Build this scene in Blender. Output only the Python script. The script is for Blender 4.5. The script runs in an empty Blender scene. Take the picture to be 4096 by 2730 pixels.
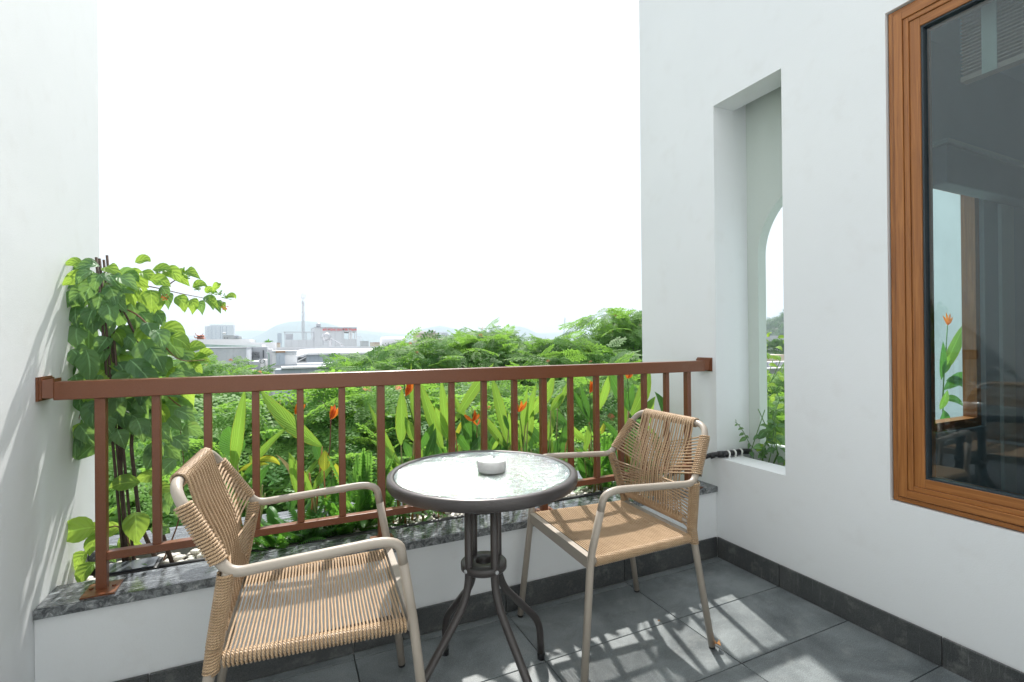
import bpy, math, random
import numpy as np
from mathutils import Matrix, Vector
rnd = random.Random(7)
C = bpy.context.scene.collection
PI = math.pi
# ------------------------------------------------------------------ camera, world, sun, exposure
H = 1.13
FPX, YAW, PITCH, ROLL = 1946.99, 0.4341247, 0.0027864, -0.0090432      # photo is 4096 px wide
def cam_axes():
    cy, sy = math.cos(YAW), math.sin(YAW)
    f = np.array([sy*math.cos(PITCH), cy*math.cos(PITCH), math.sin(PITCH)])
    r = np.array([cy, -sy, 0.0]); u = np.cross(r, f)
    return np.array([r*math.cos(ROLL)+u*math.sin(ROLL), -r*math.sin(ROLL)+u*math.cos(ROLL), f])
M = cam_axes()
cd = bpy.data.cameras.new('camera'); cam = bpy.data.objects.new('camera', cd); C.objects.link(cam)
cam.matrix_world = Matrix([[M[0][i], M[1][i], -M[2][i], (0, 0, H)[i]] for i in range(3)]+[[0, 0, 0, 1]])
cd.sensor_width = 36; cd.lens = FPX/4096*36; cd.clip_start = 0.02; cd.clip_end = 9000
bpy.context.scene.camera = cam
SUN_AZ, SUN_EL = math.radians(15.5), math.radians(52.0)                  # azimuth from +Y towards +X
sd = np.array([math.sin(SUN_AZ)*math.cos(SUN_EL), math.cos(SUN_AZ)*math.cos(SUN_EL), math.sin(SUN_EL)])
sl = bpy.data.lights.new('sun', 'SUN'); sl.energy = 3.3; sl.angle = math.radians(1.0); sl.color = (1, 0.96, 0.9)
so = bpy.data.objects.new('sun', sl); C.objects.link(so)
so.rotation_euler = Vector(-sd).to_track_quat('-Z', 'Y').to_euler(); so.location = (5, 12, 20)
W = bpy.data.worlds.new('World'); bpy.context.scene.world = W; W.use_nodes = True
nt = W.node_tree; N = nt.nodes; Lk = nt.links; N.clear()
sky = N.new('ShaderNodeTexSky'); sky.sky_type = 'NISHITA'; sky.sun_disc = False
sky.sun_elevation = SUN_EL; sky.sun_rotation = SUN_AZ; sky.dust_density = 1; sky.air_density = 1.2
tc = N.new('ShaderNodeTexCoord'); mp = N.new('ShaderNodeMapping'); mp.inputs['Scale'].default_value = (1.6, 1.6, 6)
nz = N.new('ShaderNodeTexNoise'); nz.inputs['Scale'].default_value = 1.3; nz.inputs['Detail'].default_value = 6; nz.inputs['Roughness'].default_value = 0.55
cr = N.new('ShaderNodeMapRange'); cr.inputs[1].default_value = 0.32; cr.inputs[2].default_value = 0.62; cr.inputs[3].default_value = 0.80; cm = N.new('ShaderNodeMapRange'); cm.inputs[1].default_value = .35; cm.inputs[2].default_value = .62; cm.inputs[3].default_value = .86; cm.inputs[4].default_value = 1.0; cr.inputs[4].default_value = 1.0
sx = N.new('ShaderNodeSeparateXYZ'); zr = N.new('ShaderNodeMapRange'); zr.inputs[1].default_value = 0.0; zr.inputs[2].default_value = 1.0; zr.inputs[3].default_value = 0.0; zr.inputs[4].default_value = 1.0
cl = N.new('ShaderNodeValToRGB')
while len(cl.color_ramp.elements) < 4: cl.color_ramp.elements.new(.5)
for e_, (p_, c_) in zip(cl.color_ramp.elements, ((0, (.415, .43, .455)), (.25, (.49, .50, .515)), (.6, (.68, .69, .71)), (1, (1.0, 1.0, 1.0)))): e_.position = p_; e_.color = c_+(1,)
cs = N.new('ShaderNodeVectorMath'); cs.operation = 'SCALE'; cs.inputs[3].default_value = 10.4          # thin bright cloud layer
mx = N.new('ShaderNodeMix'); mx.data_type = 'RGBA'; cv = N.new('ShaderNodeVectorMath'); cv.operation = 'SCALE'
bg = N.new('ShaderNodeBackground'); bg.inputs[1].default_value = 0.1
ow = N.new('ShaderNodeOutputWorld')
for a, b in ((tc.outputs['Generated'], mp.inputs[0]), (mp.outputs[0], nz.inputs[0]), (nz.outputs[0], cr.inputs[0]),
             (tc.outputs['Generated'], sx.inputs[0]), (sx.outputs[2], zr.inputs[0]), (zr.outputs[0], cl.inputs[0]), (cl.outputs[0], cs.inputs[0]),
             (cr.outputs[0], mx.inputs[0]), (sky.outputs[0], mx.inputs[6]), (cs.outputs[0], mx.inputs[7]),
             (nz.outputs[0], cm.inputs[0]), (mx.outputs[2], cv.inputs[0]), (cm.outputs[0], cv.inputs[3]), (cv.outputs[0], bg.inputs[0]), (bg.outputs[0], ow.inputs[0])): Lk.new(a, b)
vs = bpy.context.scene.view_settings
vs.view_transform = 'Standard'; vs.look = 'None'; vs.gamma = 1; vs.use_curve_mapping = False; vs.exposure = 1.16
cy_ = bpy.context.scene.cycles
cy_.use_denoising = True; cy_.max_bounces = 10; cy_.diffuse_bounces = 5; cy_.glossy_bounces = 4; cy_.transmission_bounces = 8
cy_.transparent_max_bounces = 12; cy_.volume_bounces = 1; cy_.sample_clamp_indirect = 6; cy_.caustics_reflective = False; cy_.caustics_refractive = False

# ------------------------------------------------------------------ pixels of the photograph -> places in the world
def ray(x, y):
    return np.array([(x-2048)/FPX, -(y-1365)/FPX, 1.0])@M
def on(x, y, axis, val):
    d = ray(x, y); c = np.array([0, 0, H]); t = (val-c[axis])/d[axis]; return c+t*d
def at(x, y, Y): return on(x, y, 1, Y)

# ------------------------------------------------------------------ materials
def mat(name, build):
    m = bpy.data.materials.new(name); m.use_nodes = True; t = m.node_tree; t.nodes.clear()
    o = t.nodes.new('ShaderNodeOutputMaterial')
    class K: pass
    k = K(); k.t = t
    def n(ty, **kw):
        x = t.nodes.new('ShaderNode'+ty)
        for a, v in kw.items():
            if a.startswith('i_'): x.inputs[int(a[2:])].default_value = v
            else: setattr(x, a, v)
        return x
    k.n = n; k.l = lambda a, b: t.links.new(a, b)
    def noise(scale, detail=3, rough=.5, vec=None, dist=0):
        x = n('TexNoise'); x.inputs['Scale'].default_value = scale; x.inputs['Detail'].default_value = detail; x.inputs['Roughness'].default_value = rough
        x.inputs['Distortion'].default_value = dist
        if vec is not None: k.l(vec, x.inputs[0])
        return x.outputs[0]
    k.noise = noise
    def coord(kind='Object', scale=(1, 1, 1), rot=(0, 0, 0)):
        c = n('TexCoord'); p = n('Mapping'); p.inputs['Scale'].default_value = scale; p.inputs['Rotation'].default_value = rot
        k.l(c.outputs[kind], p.inputs[0]); return p.outputs[0]
    k.coord = coord
    def ramp(fac, stops):
        r = n('ValToRGB'); e = r.color_ramp.elements
        while len(e) < len(stops): e.new(0.5)
        for q, (p, c) in zip(e, stops): q.position = p; q.color = (c[0], c[1], c[2], 1) if not isinstance(c, (int, float)) else (c, c, c, 1)
        k.l(fac, r.inputs[0]); return r.outputs[0]
    k.ramp = ramp
    def mix(f, a, b, mode='MIX'):
        x = n('Mix'); x.data_type = 'RGBA'; x.blend_type = mode
        for s, v in ((0, f), (6, a), (7, b)):
            if hasattr(v, 'links'): k.l(v, x.inputs[s])
            else: x.inputs[s].default_value = v if s == 0 else (v[0], v[1], v[2], 1)
        return x.outputs[2]
    k.mix = mix
    def bump(h, dist=.002, s=1.0, nrm=None):
        b = n('Bump'); b.inputs['Strength'].default_value = s; b.inputs['Distance'].default_value = dist; k.l(h, b.inputs['Height'])
        if nrm is not None: k.l(nrm, b.inputs['Normal'])
        return b.outputs[0]
    k.bump = bump
    def prin(col, rough=.5, nrm=None, **kw):
        p = n('BsdfPrincipled')
        for s, v in (('Base Color', col), ('Roughness', rough)):
            if hasattr(v, 'links'): k.l(v, p.inputs[s])
            else: p.inputs[s].default_value = v if s == 'Roughness' else (v[0], v[1], v[2], 1)
        if nrm is not None: k.l(nrm, p.inputs['Normal'])
        for a, v in kw.items():
            s = a.replace('_', ' ')
            if hasattr(v, 'links'): k.l(v, p.inputs[s])
            else: p.inputs[s].default_value = v
        return p.outputs[0]
    k.prin = prin
    s = build(k); k.l(s, o.inputs[0]); return m

def m_plaster(k):
    v = k.coord(); a = k.noise(1.1, 5, .6, v); b = k.noise(9, 4, .6, v)
    c = k.ramp(a, [(.3, (.725, .75, .765)), (.7, (.765, .787, .798))])
    c = k.mix(k.ramp(b, [(.56, 0.0), (.80, .35)]), c, (.64, .64, .63))
    h = k.noise(240, 3, .6, v); h2 = k.noise(5, 3, .5, v)
    return k.prin(c, .7, k.bump(h2, .006, .3, k.bump(h, .0009, .5)))
def m_plain(col, rough=.6, var=.15, sc=3, bs=60, bd=.001, metal=0.0):
    def f(k):
        v = k.coord(); a = k.noise(sc, 5, .6, v)
        d = tuple(x*(1-var) for x in col); e = tuple(min(1, x*(1+var)) for x in col)
        return k.prin(k.ramp(a, [(.3, d), (.7, e)]), rough, k.bump(k.noise(bs, 3, .5, v), bd, .4), Metallic=metal)
    return f
def m_paint_brown(k):
    v = k.coord(); sp = k.noise(900, 2, .7, v)
    c = k.mix(k.ramp(sp, [(.45, 0.0), (.7, 1.0)]), (.15, .050, .020), (.205, .074, .032))
    c = k.mix(k.ramp(k.noise(7, 4, .6, v), [(.62, 0.0), (.8, .35)]), c, (.26, .15, .10))
    return k.prin(c, .33, k.bump(sp, .0004, .35), Specular_IOR_Level=.45)
def m_granite(k):
    v = k.coord('Object', (1, 3.2, 1), (0, 0, .5)); w = k.noise(16, 8, .72, v, 1.6); w2 = k.noise(90, 4, .7, v)
    c = k.ramp(w, [(.38, (.035, .040, .043)), (.52, (.085, .092, .098)), (.60, (.22, .24, .25)), (.70, (.10, .108, .112))])
    c = k.mix(k.ramp(w2, [(.55, 0.0), (.7, .7)]), c, (.30, .32, .33))
    return k.prin(c, .12, k.bump(w2, .0006, .15), Specular_IOR_Level=.6)
def m_granite_edge(k):
    v = k.coord(); w = k.noise(45, 6, .7, v, 1.2)
    return k.prin(k.ramp(w, [(.38, (.05, .055, .06)), (.55, (.20, .215, .22)), (.65, (.38, .39, .39))]), .55, k.bump(w, .004, .6))
def m_slate(base, tint):
    def f(k):
        v = k.coord('Object'); oi = k.n('ObjectInfo')
        vm = k.n('VectorMath'); vm.operation = 'ADD'; mm = k.n('VectorMath'); mm.operation = 'SCALE'; mm.inputs[3].default_value = 30
        cx = k.n('CombineXYZ'); k.l(oi.outputs['Random'], cx.inputs[0]); k.l(oi.outputs['Random'], cx.inputs[1]); k.l(cx.outputs[0], mm.inputs[0])
        k.l(v, vm.inputs[0]); k.l(mm.outputs[0], vm.inputs[1]); v = vm.outputs[0]
        a = k.noise(3.2, 7, .68, v, .6); b = k.noise(330, 2, .7, v); d = k.noise(14, 5, .7, v)
        c = k.ramp(a, [(.36, base), (.5, tuple((p+q)/2 for p, q in zip(base, tint))), (.64, tint)])
        c = k.mix(k.ramp(b, [(.36, .55), (.5, 0.0)]), c, tuple(x*.45 for x in base))
        c = k.mix(k.ramp(b, [(.56, 0.0), (.70, .5)]), c, tuple(min(1, x*1.7) for x in tint))
        c = k.mix(k.ramp(d, [(.54, 0.0), (.70, .30)]), c, (.30, .31, .29))
        vv = k.coord('Object', (1, 14, 1), (0, 0, .6)); sc = k.noise(9, 4, .7, vv)
        c = k.mix(k.ramp(sc, [(.60, 0.0), (.70, .25)]), c, (.34, .36, .36))
        r = k.ramp(a, [(.3, .38), (.7, .58)])
        return k.prin(c, r, k.bump(a, .008, .25, k.bump(b, .0007, .55)))
    return f
def m_rope(k):
    c = k.n('TexCoord'); s = k.n('SeparateXYZ'); k.l(c.outputs['UV'], s.inputs[0])
    m1 = k.n('Math', operation='MULTIPLY'); m1.inputs[1].default_value = 1/.0062; k.l(s.outputs[0], m1.inputs[0])
    m2 = k.n('Math', operation='MULTIPLY'); m2.inputs[1].default_value = 3; k.l(s.outputs[1], m2.inputs[0])
    ad = k.n('Math', operation='ADD'); k.l(m1.outputs[0], ad.inputs[0]); k.l(m2.outputs[0], ad.inputs[1])
    m3 = k.n('Math', operation='MULTIPLY'); m3.inputs[1].default_value = 2*PI; k.l(ad.outputs[0], m3.inputs[0])
    sn = k.n('Math', operation='SINE'); k.l(m3.outputs[0], sn.inputs[0])
    mr = k.n('MapRange'); mr.inputs[1].default_value = -1; k.l(sn.outputs[0], mr.inputs[0])
    oi = k.n('ObjectInfo'); v = k.coord(); n2 = k.noise(25, 3, .5, v)
    col = k.ramp(n2, [(.3, (.45, .30, .17)), (.7, (.56, .39, .235))])
    col = k.mix(k.ramp(mr.outputs[0], [(.0, .55), (.35, 0.0)]), col, (.21, .115, .05))
    return k.prin(col, .42, k.bump(mr.outputs[0], .0016, .9), Specular_IOR_Level=.5, Sheen_Weight=.1)
def m_leaf(dark, light, back, fac=.45, rough=.35, vein=9.0, edge=None, attr=False, spots=0.0):
    def f(k):
        c = k.n('TexCoord'); s = k.n('SeparateXYZ'); k.l(c.outputs['UV'], s.inputs[0])
        v = k.coord(); n1 = k.noise(5 if not attr else .9, 4, .6, v)
        oi = k.n('ObjectInfo')
        if attr:
            at_ = k.n('Attribute'); at_.attribute_type = 'INSTANCER'; at_.attribute_name = 'tint'; src = at_.outputs['Fac']
        else: src = oi.outputs['Random']
        ma = k.n('Math', operation='MULTIPLY_ADD'); ma.inputs[1].default_value = .55; k.l(src, ma.inputs[0])
        mb = k.n('Math', operation='MULTIPLY'); mb.inputs[1].default_value = .45; k.l(n1, mb.inputs[0]); k.l(mb.outputs[0], ma.inputs[2])
        col = k.ramp(ma.outputs[0], [(.2, dark), (.8, light)])
        bk = k.ramp(ma.outputs[0], [(.2, tuple(x*.72 for x in back)), (.8, back)])
        nrm = None
        if vein:
            ab = k.n('Math', operation='ABSOLUTE'); k.l(s.outputs[0], ab.inputs[0])           # u = -1..1 across the blade
            rib = k.ramp(ab.outputs[0], [(.03, 1.0), (.09, 0.0)])
            mm = k.n('Math', operation='MULTIPLY'); mm.inputs[1].default_value = -.35; k.l(ab.outputs[0], mm.inputs[0])
            ad = k.n('Math', operation='ADD'); k.l(mm.outputs[0], ad.inputs[0]); k.l(s.outputs[1], ad.inputs[1])
            ml = k.n('Math', operation='MULTIPLY'); ml.inputs[1].default_value = 2*PI*vein; k.l(ad.outputs[0], ml.inputs[0])
            sn = k.n('Math', operation='SINE'); k.l(ml.outputs[0], sn.inputs[0])
            vr = k.ramp(sn.outputs[0], [(.80, 0.0), (1.0, .22)])
            col = k.mix(k.mix(.5, rib, vr, 'ADD'), col, tuple(min(1, x*1.9+.03) for x in light))
            nrm = k.bump(sn.outputs[0], .0012, .5)
            if edge:
                col = k.mix(k.ramp(ab.outputs[0], [(.86, 0.0), (.97, .9)]), col, edge); bk = k.mix(k.ramp(ab.outputs[0], [(.86, 0.0), (.97, .9)]), bk, edge)
            if spots:
                sp = k.ramp(k.noise(16, 4, .7, v), [(.66, 0.0), (.72, spots)])
                col = k.mix(sp, col, (.30, .14, .03)); bk = k.mix(sp, bk, (.35, .16, .03))
        p = k.prin(col, rough, nrm, Specular_IOR_Level=.22 if attr else .45)
        tr = k.n('BsdfTranslucent'); k.l(bk, tr.inputs[0])
        if nrm is not None: k.l(nrm, tr.inputs[1])
        ms = k.n('MixShader'); ms.inputs[0].default_value = fac; k.l(p, ms.inputs[1]); k.l(tr.outputs[0], ms.inputs[2])
        return ms.outputs[0]
    return f
def m_wood(k):
    v = k.coord('Object', (1, 1, 1)); g = k.coord('Object', (60, 60, 2.2)); a = k.noise(1.6, 6, .65, g, .8); b = k.noise(3, 4, .6, v)
    c = k.ramp(a, [(.3, (.20, .070, .016)), (.55, (.33, .128, .032)), (.75, (.43, .185, .055))])
    c = k.mix(k.ramp(b, [(.4, 0.0), (.8, .3)]), c, (.25, .09, .035))
    return k.prin(c, .4, k.bump(a, .0006, .3))
def m_wood_y(k):
    g = k.coord('Object', (60, 2.2, 60)); a = k.noise(1.6, 6, .65, g, .8)
    c = k.ramp(a, [(.3, (.20, .070, .016)), (.55, (.33, .128, .032)), (.75, (.43, .185, .055))])
    return k.prin(c, .4, k.bump(a, .0006, .3))
def m_table_glass(k):
    v = k.coord('Object', (62, 165, 62)); a = k.noise(1.0, 2, .45, v, .8)
    nb = k.bump(a, .0060, 1.0)
    gl = k.n('BsdfGlossy'); gl.inputs['Roughness'].default_value = .06; gl.inputs[0].default_value = (.60, .67, .655, 1); k.l(nb, gl.inputs['Normal'])
    tp = k.n('BsdfRefraction'); tp.inputs[0].default_value = (.80, .92, .90, 1); tp.inputs['Roughness'].default_value = .08; tp.inputs['IOR'].default_value = 1.04; k.l(nb, tp.inputs['Normal'])
    fr = k.n('LayerWeight'); fr.inputs[0].default_value = .34; k.l(nb, fr.inputs[1])
    mr = k.n('MapRange'); mr.inputs[3].default_value = .10; mr.inputs[4].default_value = 1.0; k.l(fr.outputs['Fresnel'], mr.inputs[0])
    ms = k.n('MixShader'); k.l(mr.outputs[0], ms.inputs[0]); k.l(tp.outputs[0], ms.inputs[1]); k.l(gl.outputs[0], ms.inputs[2])
    return ms.outputs[0]
def m_glass(k):
    gl = k.n('BsdfGlossy'); gl.inputs['Roughness'].default_value = .0
    tp = k.n('BsdfTransparent'); tp.inputs[0].default_value = (.80, .90, .93, 1)
    fr = k.n('Fresnel'); fr.inputs[0].default_value = 1.5
    mr = k.n('MapRange'); mr.inputs[3].default_value = .03; mr.inputs[4].default_value = 1.0; k.l(fr.outputs[0], mr.inputs[0])
    ms = k.n('MixShader'); k.l(mr.outputs[0], ms.inputs[0]); k.l(tp.outputs[0], ms.inputs[1]); k.l(gl.outputs[0], ms.inputs[2])
    return ms.outputs[0]
def m_stained(k):
    v = k.coord(); vs_ = k.coord('Object', (1, 1, .18)); a = k.noise(.45, 7, .7, v); b = k.noise(1.3, 6, .7, vs_)
    c = k.ramp(a, [(.3, (.40, .44, .48)), (.7, (.60, .62, .65))])
    c = k.mix(k.ramp(b, [(.55, 0.0), (.75, .6)]), c, (.26, .28, .31))
    return k.prin(c, .8)
def m_sheet(col, pitch):
    def f(k):
        v = k.coord('Object', (1/pitch, 1/pitch, 1/pitch)); s = k.n('SeparateXYZ'); k.l(v, s.inputs[0])
        fr = k.n('Math', operation='FRACT'); k.l(s.outputs[0], fr.inputs[0])
        e = k.ramp(fr.outputs[0], [(.0, 1.0), (.08, 0.0)])
        a = k.noise(.8, 5, .7)
        c = k.ramp(a, [(.3, tuple(x*.86 for x in col)), (.7, col)])
        return k.prin(k.mix(k.mix(.6, (0, 0, 0), e), c, tuple(x*.6 for x in col)), .55, k.bump(e, .03, .6))
    return f
MT = {}
for nm, b in dict(
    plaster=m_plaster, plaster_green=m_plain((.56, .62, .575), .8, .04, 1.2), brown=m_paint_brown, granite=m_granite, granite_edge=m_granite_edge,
    slate=m_slate((.080, .094, .100), (.205, .232, .238)), skirting=m_slate((.042, .046, .048), (.085, .09, .09)),
    grout=m_plain((.15, .15, .15), .9, .9, 2.2), grout_light=m_plain((.45, .45, .44), .9, .4, 12), rope=m_rope,
    taupe=m_plain((.36, .315, .265), .38, .05, 4, 400, .0002), table_metal=m_plain((.045, .039, .038), .35, .12, 6, 500, .0002),
    steel=m_plain((.50, .51, .53), .4, .1, 9, 100, .0003, .6), rubber=m_plain((.012, .013, .015), .45, .2, 30),
    table_glass=m_table_glass, ceramic=m_plain((.80, .80, .79), .18, .02), glass=m_glass,
    wood=m_wood, wood_y=m_wood_y, dark=m_plain((.02, .018, .016), .6), gasket=m_plain((.03, .045, .055), .4),
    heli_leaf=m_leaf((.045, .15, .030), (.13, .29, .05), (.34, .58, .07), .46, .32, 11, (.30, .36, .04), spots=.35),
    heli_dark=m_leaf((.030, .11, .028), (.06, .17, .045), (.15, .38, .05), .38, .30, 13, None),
    heli_yellow=m_leaf((.16, .28, .025), (.34, .40, .04), (.62, .66, .06), .5, .38, 9, (.45, .16, .02), spots=.7),
    creeper_leaf=m_leaf((.065, .165, .075), (.14, .27, .115), (.28, .48, .10), .42, .5, 4.5, spots=.12),
    creeper_light=m_leaf((.11, .27, .04), (.21, .36, .055), (.44, .64, .09), .5, .42, 4.5),
    fern=m_leaf((.030, .12, .022), (.075, .24, .035), (.20, .50, .05), .42, .45, 0),
    fern_light=m_leaf((.055, .18, .045), (.12, .30, .06), (.26, .55, .08), .42, .45, 0),
    tree_leaf=m_leaf((.040, .135, .036), (.165, .31, .075), (.30, .56, .08), .46, .55, 0, attr=True),
    far_leaf=m_leaf((.028, .085, .030), (.07, .16, .045), (.12, .28, .05), .35, .5, 0, attr=True),
    blossom=m_leaf((.55, .22, .12), (.72, .38, .24), (.8, .4, .25), .4, .6, 0, attr=True),
    bract=m_leaf((.62, .12, .012), (.80, .22, .03), (.9, .28, .03), .35, .4, 0), bract_red=m_leaf((.55, .06, .02), (.70, .14, .05), (.8, .2, .08), .35, .4, 0),
    husk=m_plain((.05, .025, .012), .7), dry=m_plain((.33, .17, .06), .8, .3, 30), cream_husk=m_plain((.55, .42, .22), .7, .25, 20),
    stem=m_plain((.09, .20, .04), .5, .25, 20), cane=m_plain((.20, .22, .07), .55, .4, 14), bark=m_plain((.085, .058, .045), .85, .3, 25, 60, .004), twig=m_plain((.19, .09, .055), .7, .25, 25),
    tree_bark=m_plain((.10, .085, .065), .9, .3, 3), pebble=m_plain((.62, .60, .55), .5, .22, 14), soil=m_plain((.05, .035, .025), .95, .4, 30, 50, .01),
    stained=m_stained, white_wall=m_plain((.70, .71, .73), .8, .1, .25), grey_wall=m_plain((.40, .42, .45), .8, .15, .2), blue_grey=m_sheet((.42, .48, .55), .35),
    sheet=m_sheet((.58, .61, .64), .9), white_sheet=m_sheet((.74, .76, .78), 1.1), green_trim=m_plain((.30, .42, .38), .6), beige=m_plain((.58, .50, .42), .8),
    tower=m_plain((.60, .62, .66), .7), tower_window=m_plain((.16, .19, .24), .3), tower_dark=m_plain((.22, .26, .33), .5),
    red_roof=m_plain((.42, .13, .07), .7, .3, 2), red_letter=m_plain((.72, .02, .02), .5), window_dark=m_plain((.06, .07, .08), .3),
    ground=m_plain((.16, .18, .13), .95, .3, .05), mountain=m_plain((.06, .11, .09), .95, .25, .004), road=m_plain((.07, .07, .07), .9, .2, .2),
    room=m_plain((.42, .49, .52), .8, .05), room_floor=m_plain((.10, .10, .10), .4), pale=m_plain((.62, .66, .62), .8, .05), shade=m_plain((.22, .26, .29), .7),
    slat=m_plain((.42, .27, .20), .5, .1), tape=m_plain((.50, .46, .38), .8), paver=m_plain((.55, .55, .52), .8, .12, 20),
).items(): MT[nm] = mat(nm, b)

# ------------------------------------------------------------------ mesh building
class B:
    def __init__(s): s.v = []; s.f = []; s.uv = []; s.n = 0; s.smooth = False
    def add(s, v, f, uv=None):
        v = np.asarray(v, float).reshape(-1, 3); k = s.n
        s.v.append(v); s.f += [tuple(int(i)+k for i in q) for q in f]; s.n += len(v)
        s.uv.append(np.zeros((len(v), 2)) if uv is None else np.asarray(uv, float)); return s
    def box(s, a, b):
        x0, y0, z0 = a; x1, y1, z1 = b
        return s.add([(x0, y0, z0), (x1, y0, z0), (x1, y1, z0), (x0, y1, z0), (x0, y0, z1), (x1, y0, z1), (x1, y1, z1), (x0, y1, z1)],
                     [(0, 3, 2, 1), (4, 5, 6, 7), (0, 1, 5, 4), (1, 2, 6, 5), (2, 3, 7, 6), (3, 0, 4, 7)])
    def tube(s, path, r, n=8, closed=False, cap=True, sq=False):
        P = np.asarray(path, float); m = len(P); r = np.broadcast_to(np.asarray(r, float), (m,))
        if closed: T = np.roll(P, -1, 0)-np.roll(P, 1, 0)
        else: T = np.gradient(P, axis=0)
        T /= np.linalg.norm(T, axis=1)[:, None]+1e-12
        u = np.cross(T[0], (0, 0, 1.0))
        if np.linalg.norm(u) < .05: u = np.cross(T[0], (1.0, 0, 0))
        u /= np.linalg.norm(u); ang = np.arange(n)/n*2*PI+(PI/n if sq else 0)
        d = np.r_[0, np.cumsum(np.linalg.norm(np.diff(P, axis=0), axis=1))]
        vv = []; uv = []
        for i in range(m):
            u = u-T[i]*(u@T[i]); u /= np.linalg.norm(u)+1e-12; w = np.cross(T[i], u)
            vv.append(P[i]+r[i]*(np.cos(ang)[:, None]*u+np.sin(ang)[:, None]*w)); uv += [(d[i], a/(2*PI)) for a in ang]
        f = []
        for i in range(m-1 if not closed else m):
            a, b = i*n, ((i+1) % m)*n
            f += [(a+j, a+(j+1) % n, b+(j+1) % n, b+j) for j in range(n)]
        if cap and not closed: f += [tuple(range(n))[::-1], tuple((m-1)*n+j for j in range(n))]
        return s.add(np.concatenate(vv), f, uv)
    def lathe(s, prof, n=48, c=(0, 0, 0), axis='z'):
        a = np.arange(n)/n*2*PI; m = len(prof); vv = []
        for r, z in prof:
            ring = np.stack([r*np.cos(a), r*np.sin(a), np.full(n, z)], 1)
            if axis == 'y': ring = ring[:, [0, 2, 1]]*[1, 1, -1]
            if axis == 'x': ring = ring[:, [2, 0, 1]]
            vv.append(ring+np.array(c))
        f = [(i*n+j, i*n+(j+1) % n, (i+1)*n+(j+1) % n, (i+1)*n+j) for i in range(m-1) for j in range(n)]
        return s.add(np.concatenate(vv), f)
def link(o, parent=None):
    C.objects.link(o)
    if parent is not None: o.parent = parent
    return o
def make(name, b, m, parent=None, smooth=False, mesh_loc=None, origin=None):
    """origin: world point the mesh is built about; the parent's own place is taken off"""
    V = np.concatenate(b.v) if b.v else np.zeros((0, 3))
    base = np.zeros(3) if parent is None else np.array(WL.get(parent.name, (0, 0, 0)), float)
    og = np.array(origin, float) if origin is not None else (V.mean(0) if parent is None and len(V) else base)
    me = bpy.data.meshes.new(name); me.from_pydata((V-og).tolist(), [], b.f)
    for x in (m if isinstance(m, (list, tuple)) else [m]): me.materials.append(MT[x])
    uvl = me.uv_layers.new(name='UVMap'); UV = np.concatenate(b.uv)
    li = np.zeros(len(me.loops), np.int32); me.loops.foreach_get('vertex_index', li)
    uvl.data.foreach_set('uv', UV[li].astype(np.float32).ravel())
    if smooth: me.shade_smooth()
    me.update()
    o = bpy.data.objects.new(name, me); link(o, parent); o.location = tuple(og-base); WL[o.name] = tuple(og)
    return o
WL = {}
def tag(o, label=None, cat=None, group=None, kind=None):
    for k, v in (('label', label), ('category', cat), ('group', group), ('kind', kind)):
        if v: o[k] = v
    return o
def empty(name, loc, label, cat, group=None):
    o = bpy.data.objects.new(name, None); link(o); o.location = tuple(float(x) for x in loc); WL[o.name] = tuple(float(x) for x in loc); o.empty_display_size = .1
    return tag(o, label, cat, group)
def struct(name, b, m, parent=None, smooth=False):
    o = make(name, b, m, parent, smooth)
    if parent is None: o['kind'] = 'structure'
    return o
def copy_tree(o, parent=None):
    c = o.copy(); link(c); c.parent = parent
    for ch in list(o.children): copy_tree(ch, c)
    return c
def bevel(o, w, seg=2):
    md = o.modifiers.new('bevel', 'BEVEL'); md.width = w; md.segments = seg; md.limit_method = 'ANGLE'; return o
def fillet(pts, r, n=6):
    pts = [np.array(p, float) for p in pts]; out = [pts[0]]
    for i in range(1, len(pts)-1):
        a, p, b = pts[i-1], pts[i], pts[i+1]; rr = r[i-1] if isinstance(r, (list, tuple)) else r
        d1 = (a-p)/np.linalg.norm(a-p); d2 = (b-p)/np.linalg.norm(b-p)
        q1 = p+d1*min(rr, np.linalg.norm(a-p)*.49); q2 = p+d2*min(rr, np.linalg.norm(b-p)*.49)
        for t in np.linspace(0, 1, n): out.append((1-t)**2*q1+2*t*(1-t)*p+t*t*q2)
    out.append(pts[-1]); return out
def grid_wall(b, us, zs, holes, to3, t0, t1):
    """solid wall panel of cells us x zs with rectangular holes (u0,u1,z0,z1); to3(u,t,z)"""
    us = sorted(set(us)); zs = sorted(set(zs)); nu, nzz = len(us)-1, len(zs)-1
    fill = [[not any(h[0]-1e-6 <= (us[i]+us[i+1])/2 <= h[1]+1e-6 and h[2]-1e-6 <= (zs[j]+zs[j+1])/2 <= h[3]+1e-6 for h in holes) for j in range(nzz)] for i in range(nu)]
    def q(*p): b.add([to3(*x) for x in p], [(0, 1, 2, 3)])
    for i in range(nu):
        for j in range(nzz):
            if not fill[i][j]: continue
            u0, u1, z0, z1 = us[i], us[i+1], zs[j], zs[j+1]
            q((u0, t0, z0), (u1, t0, z0), (u1, t0, z1), (u0, t0, z1)); q((u0, t1, z0), (u0, t1, z1), (u1, t1, z1), (u1, t1, z0))
            if i == 0 or not fill[i-1][j]: q((u0, t0, z0), (u0, t0, z1), (u0, t1, z1), (u0, t1, z0))
            if i == nu-1 or not fill[i+1][j]: q((u1, t0, z0), (u1, t1, z0), (u1, t1, z1), (u1, t0, z1))
            if j == 0 or not fill[i][j-1]: q((u0, t0, z0), (u0, t1, z0), (u1, t1, z0), (u1, t0, z0))
            if j == nzz-1 or not fill[i][j+1]: q((u0, t0, z1), (u1, t0, z1), (u1, t1, z1), (u0, t1, z1))

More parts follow.
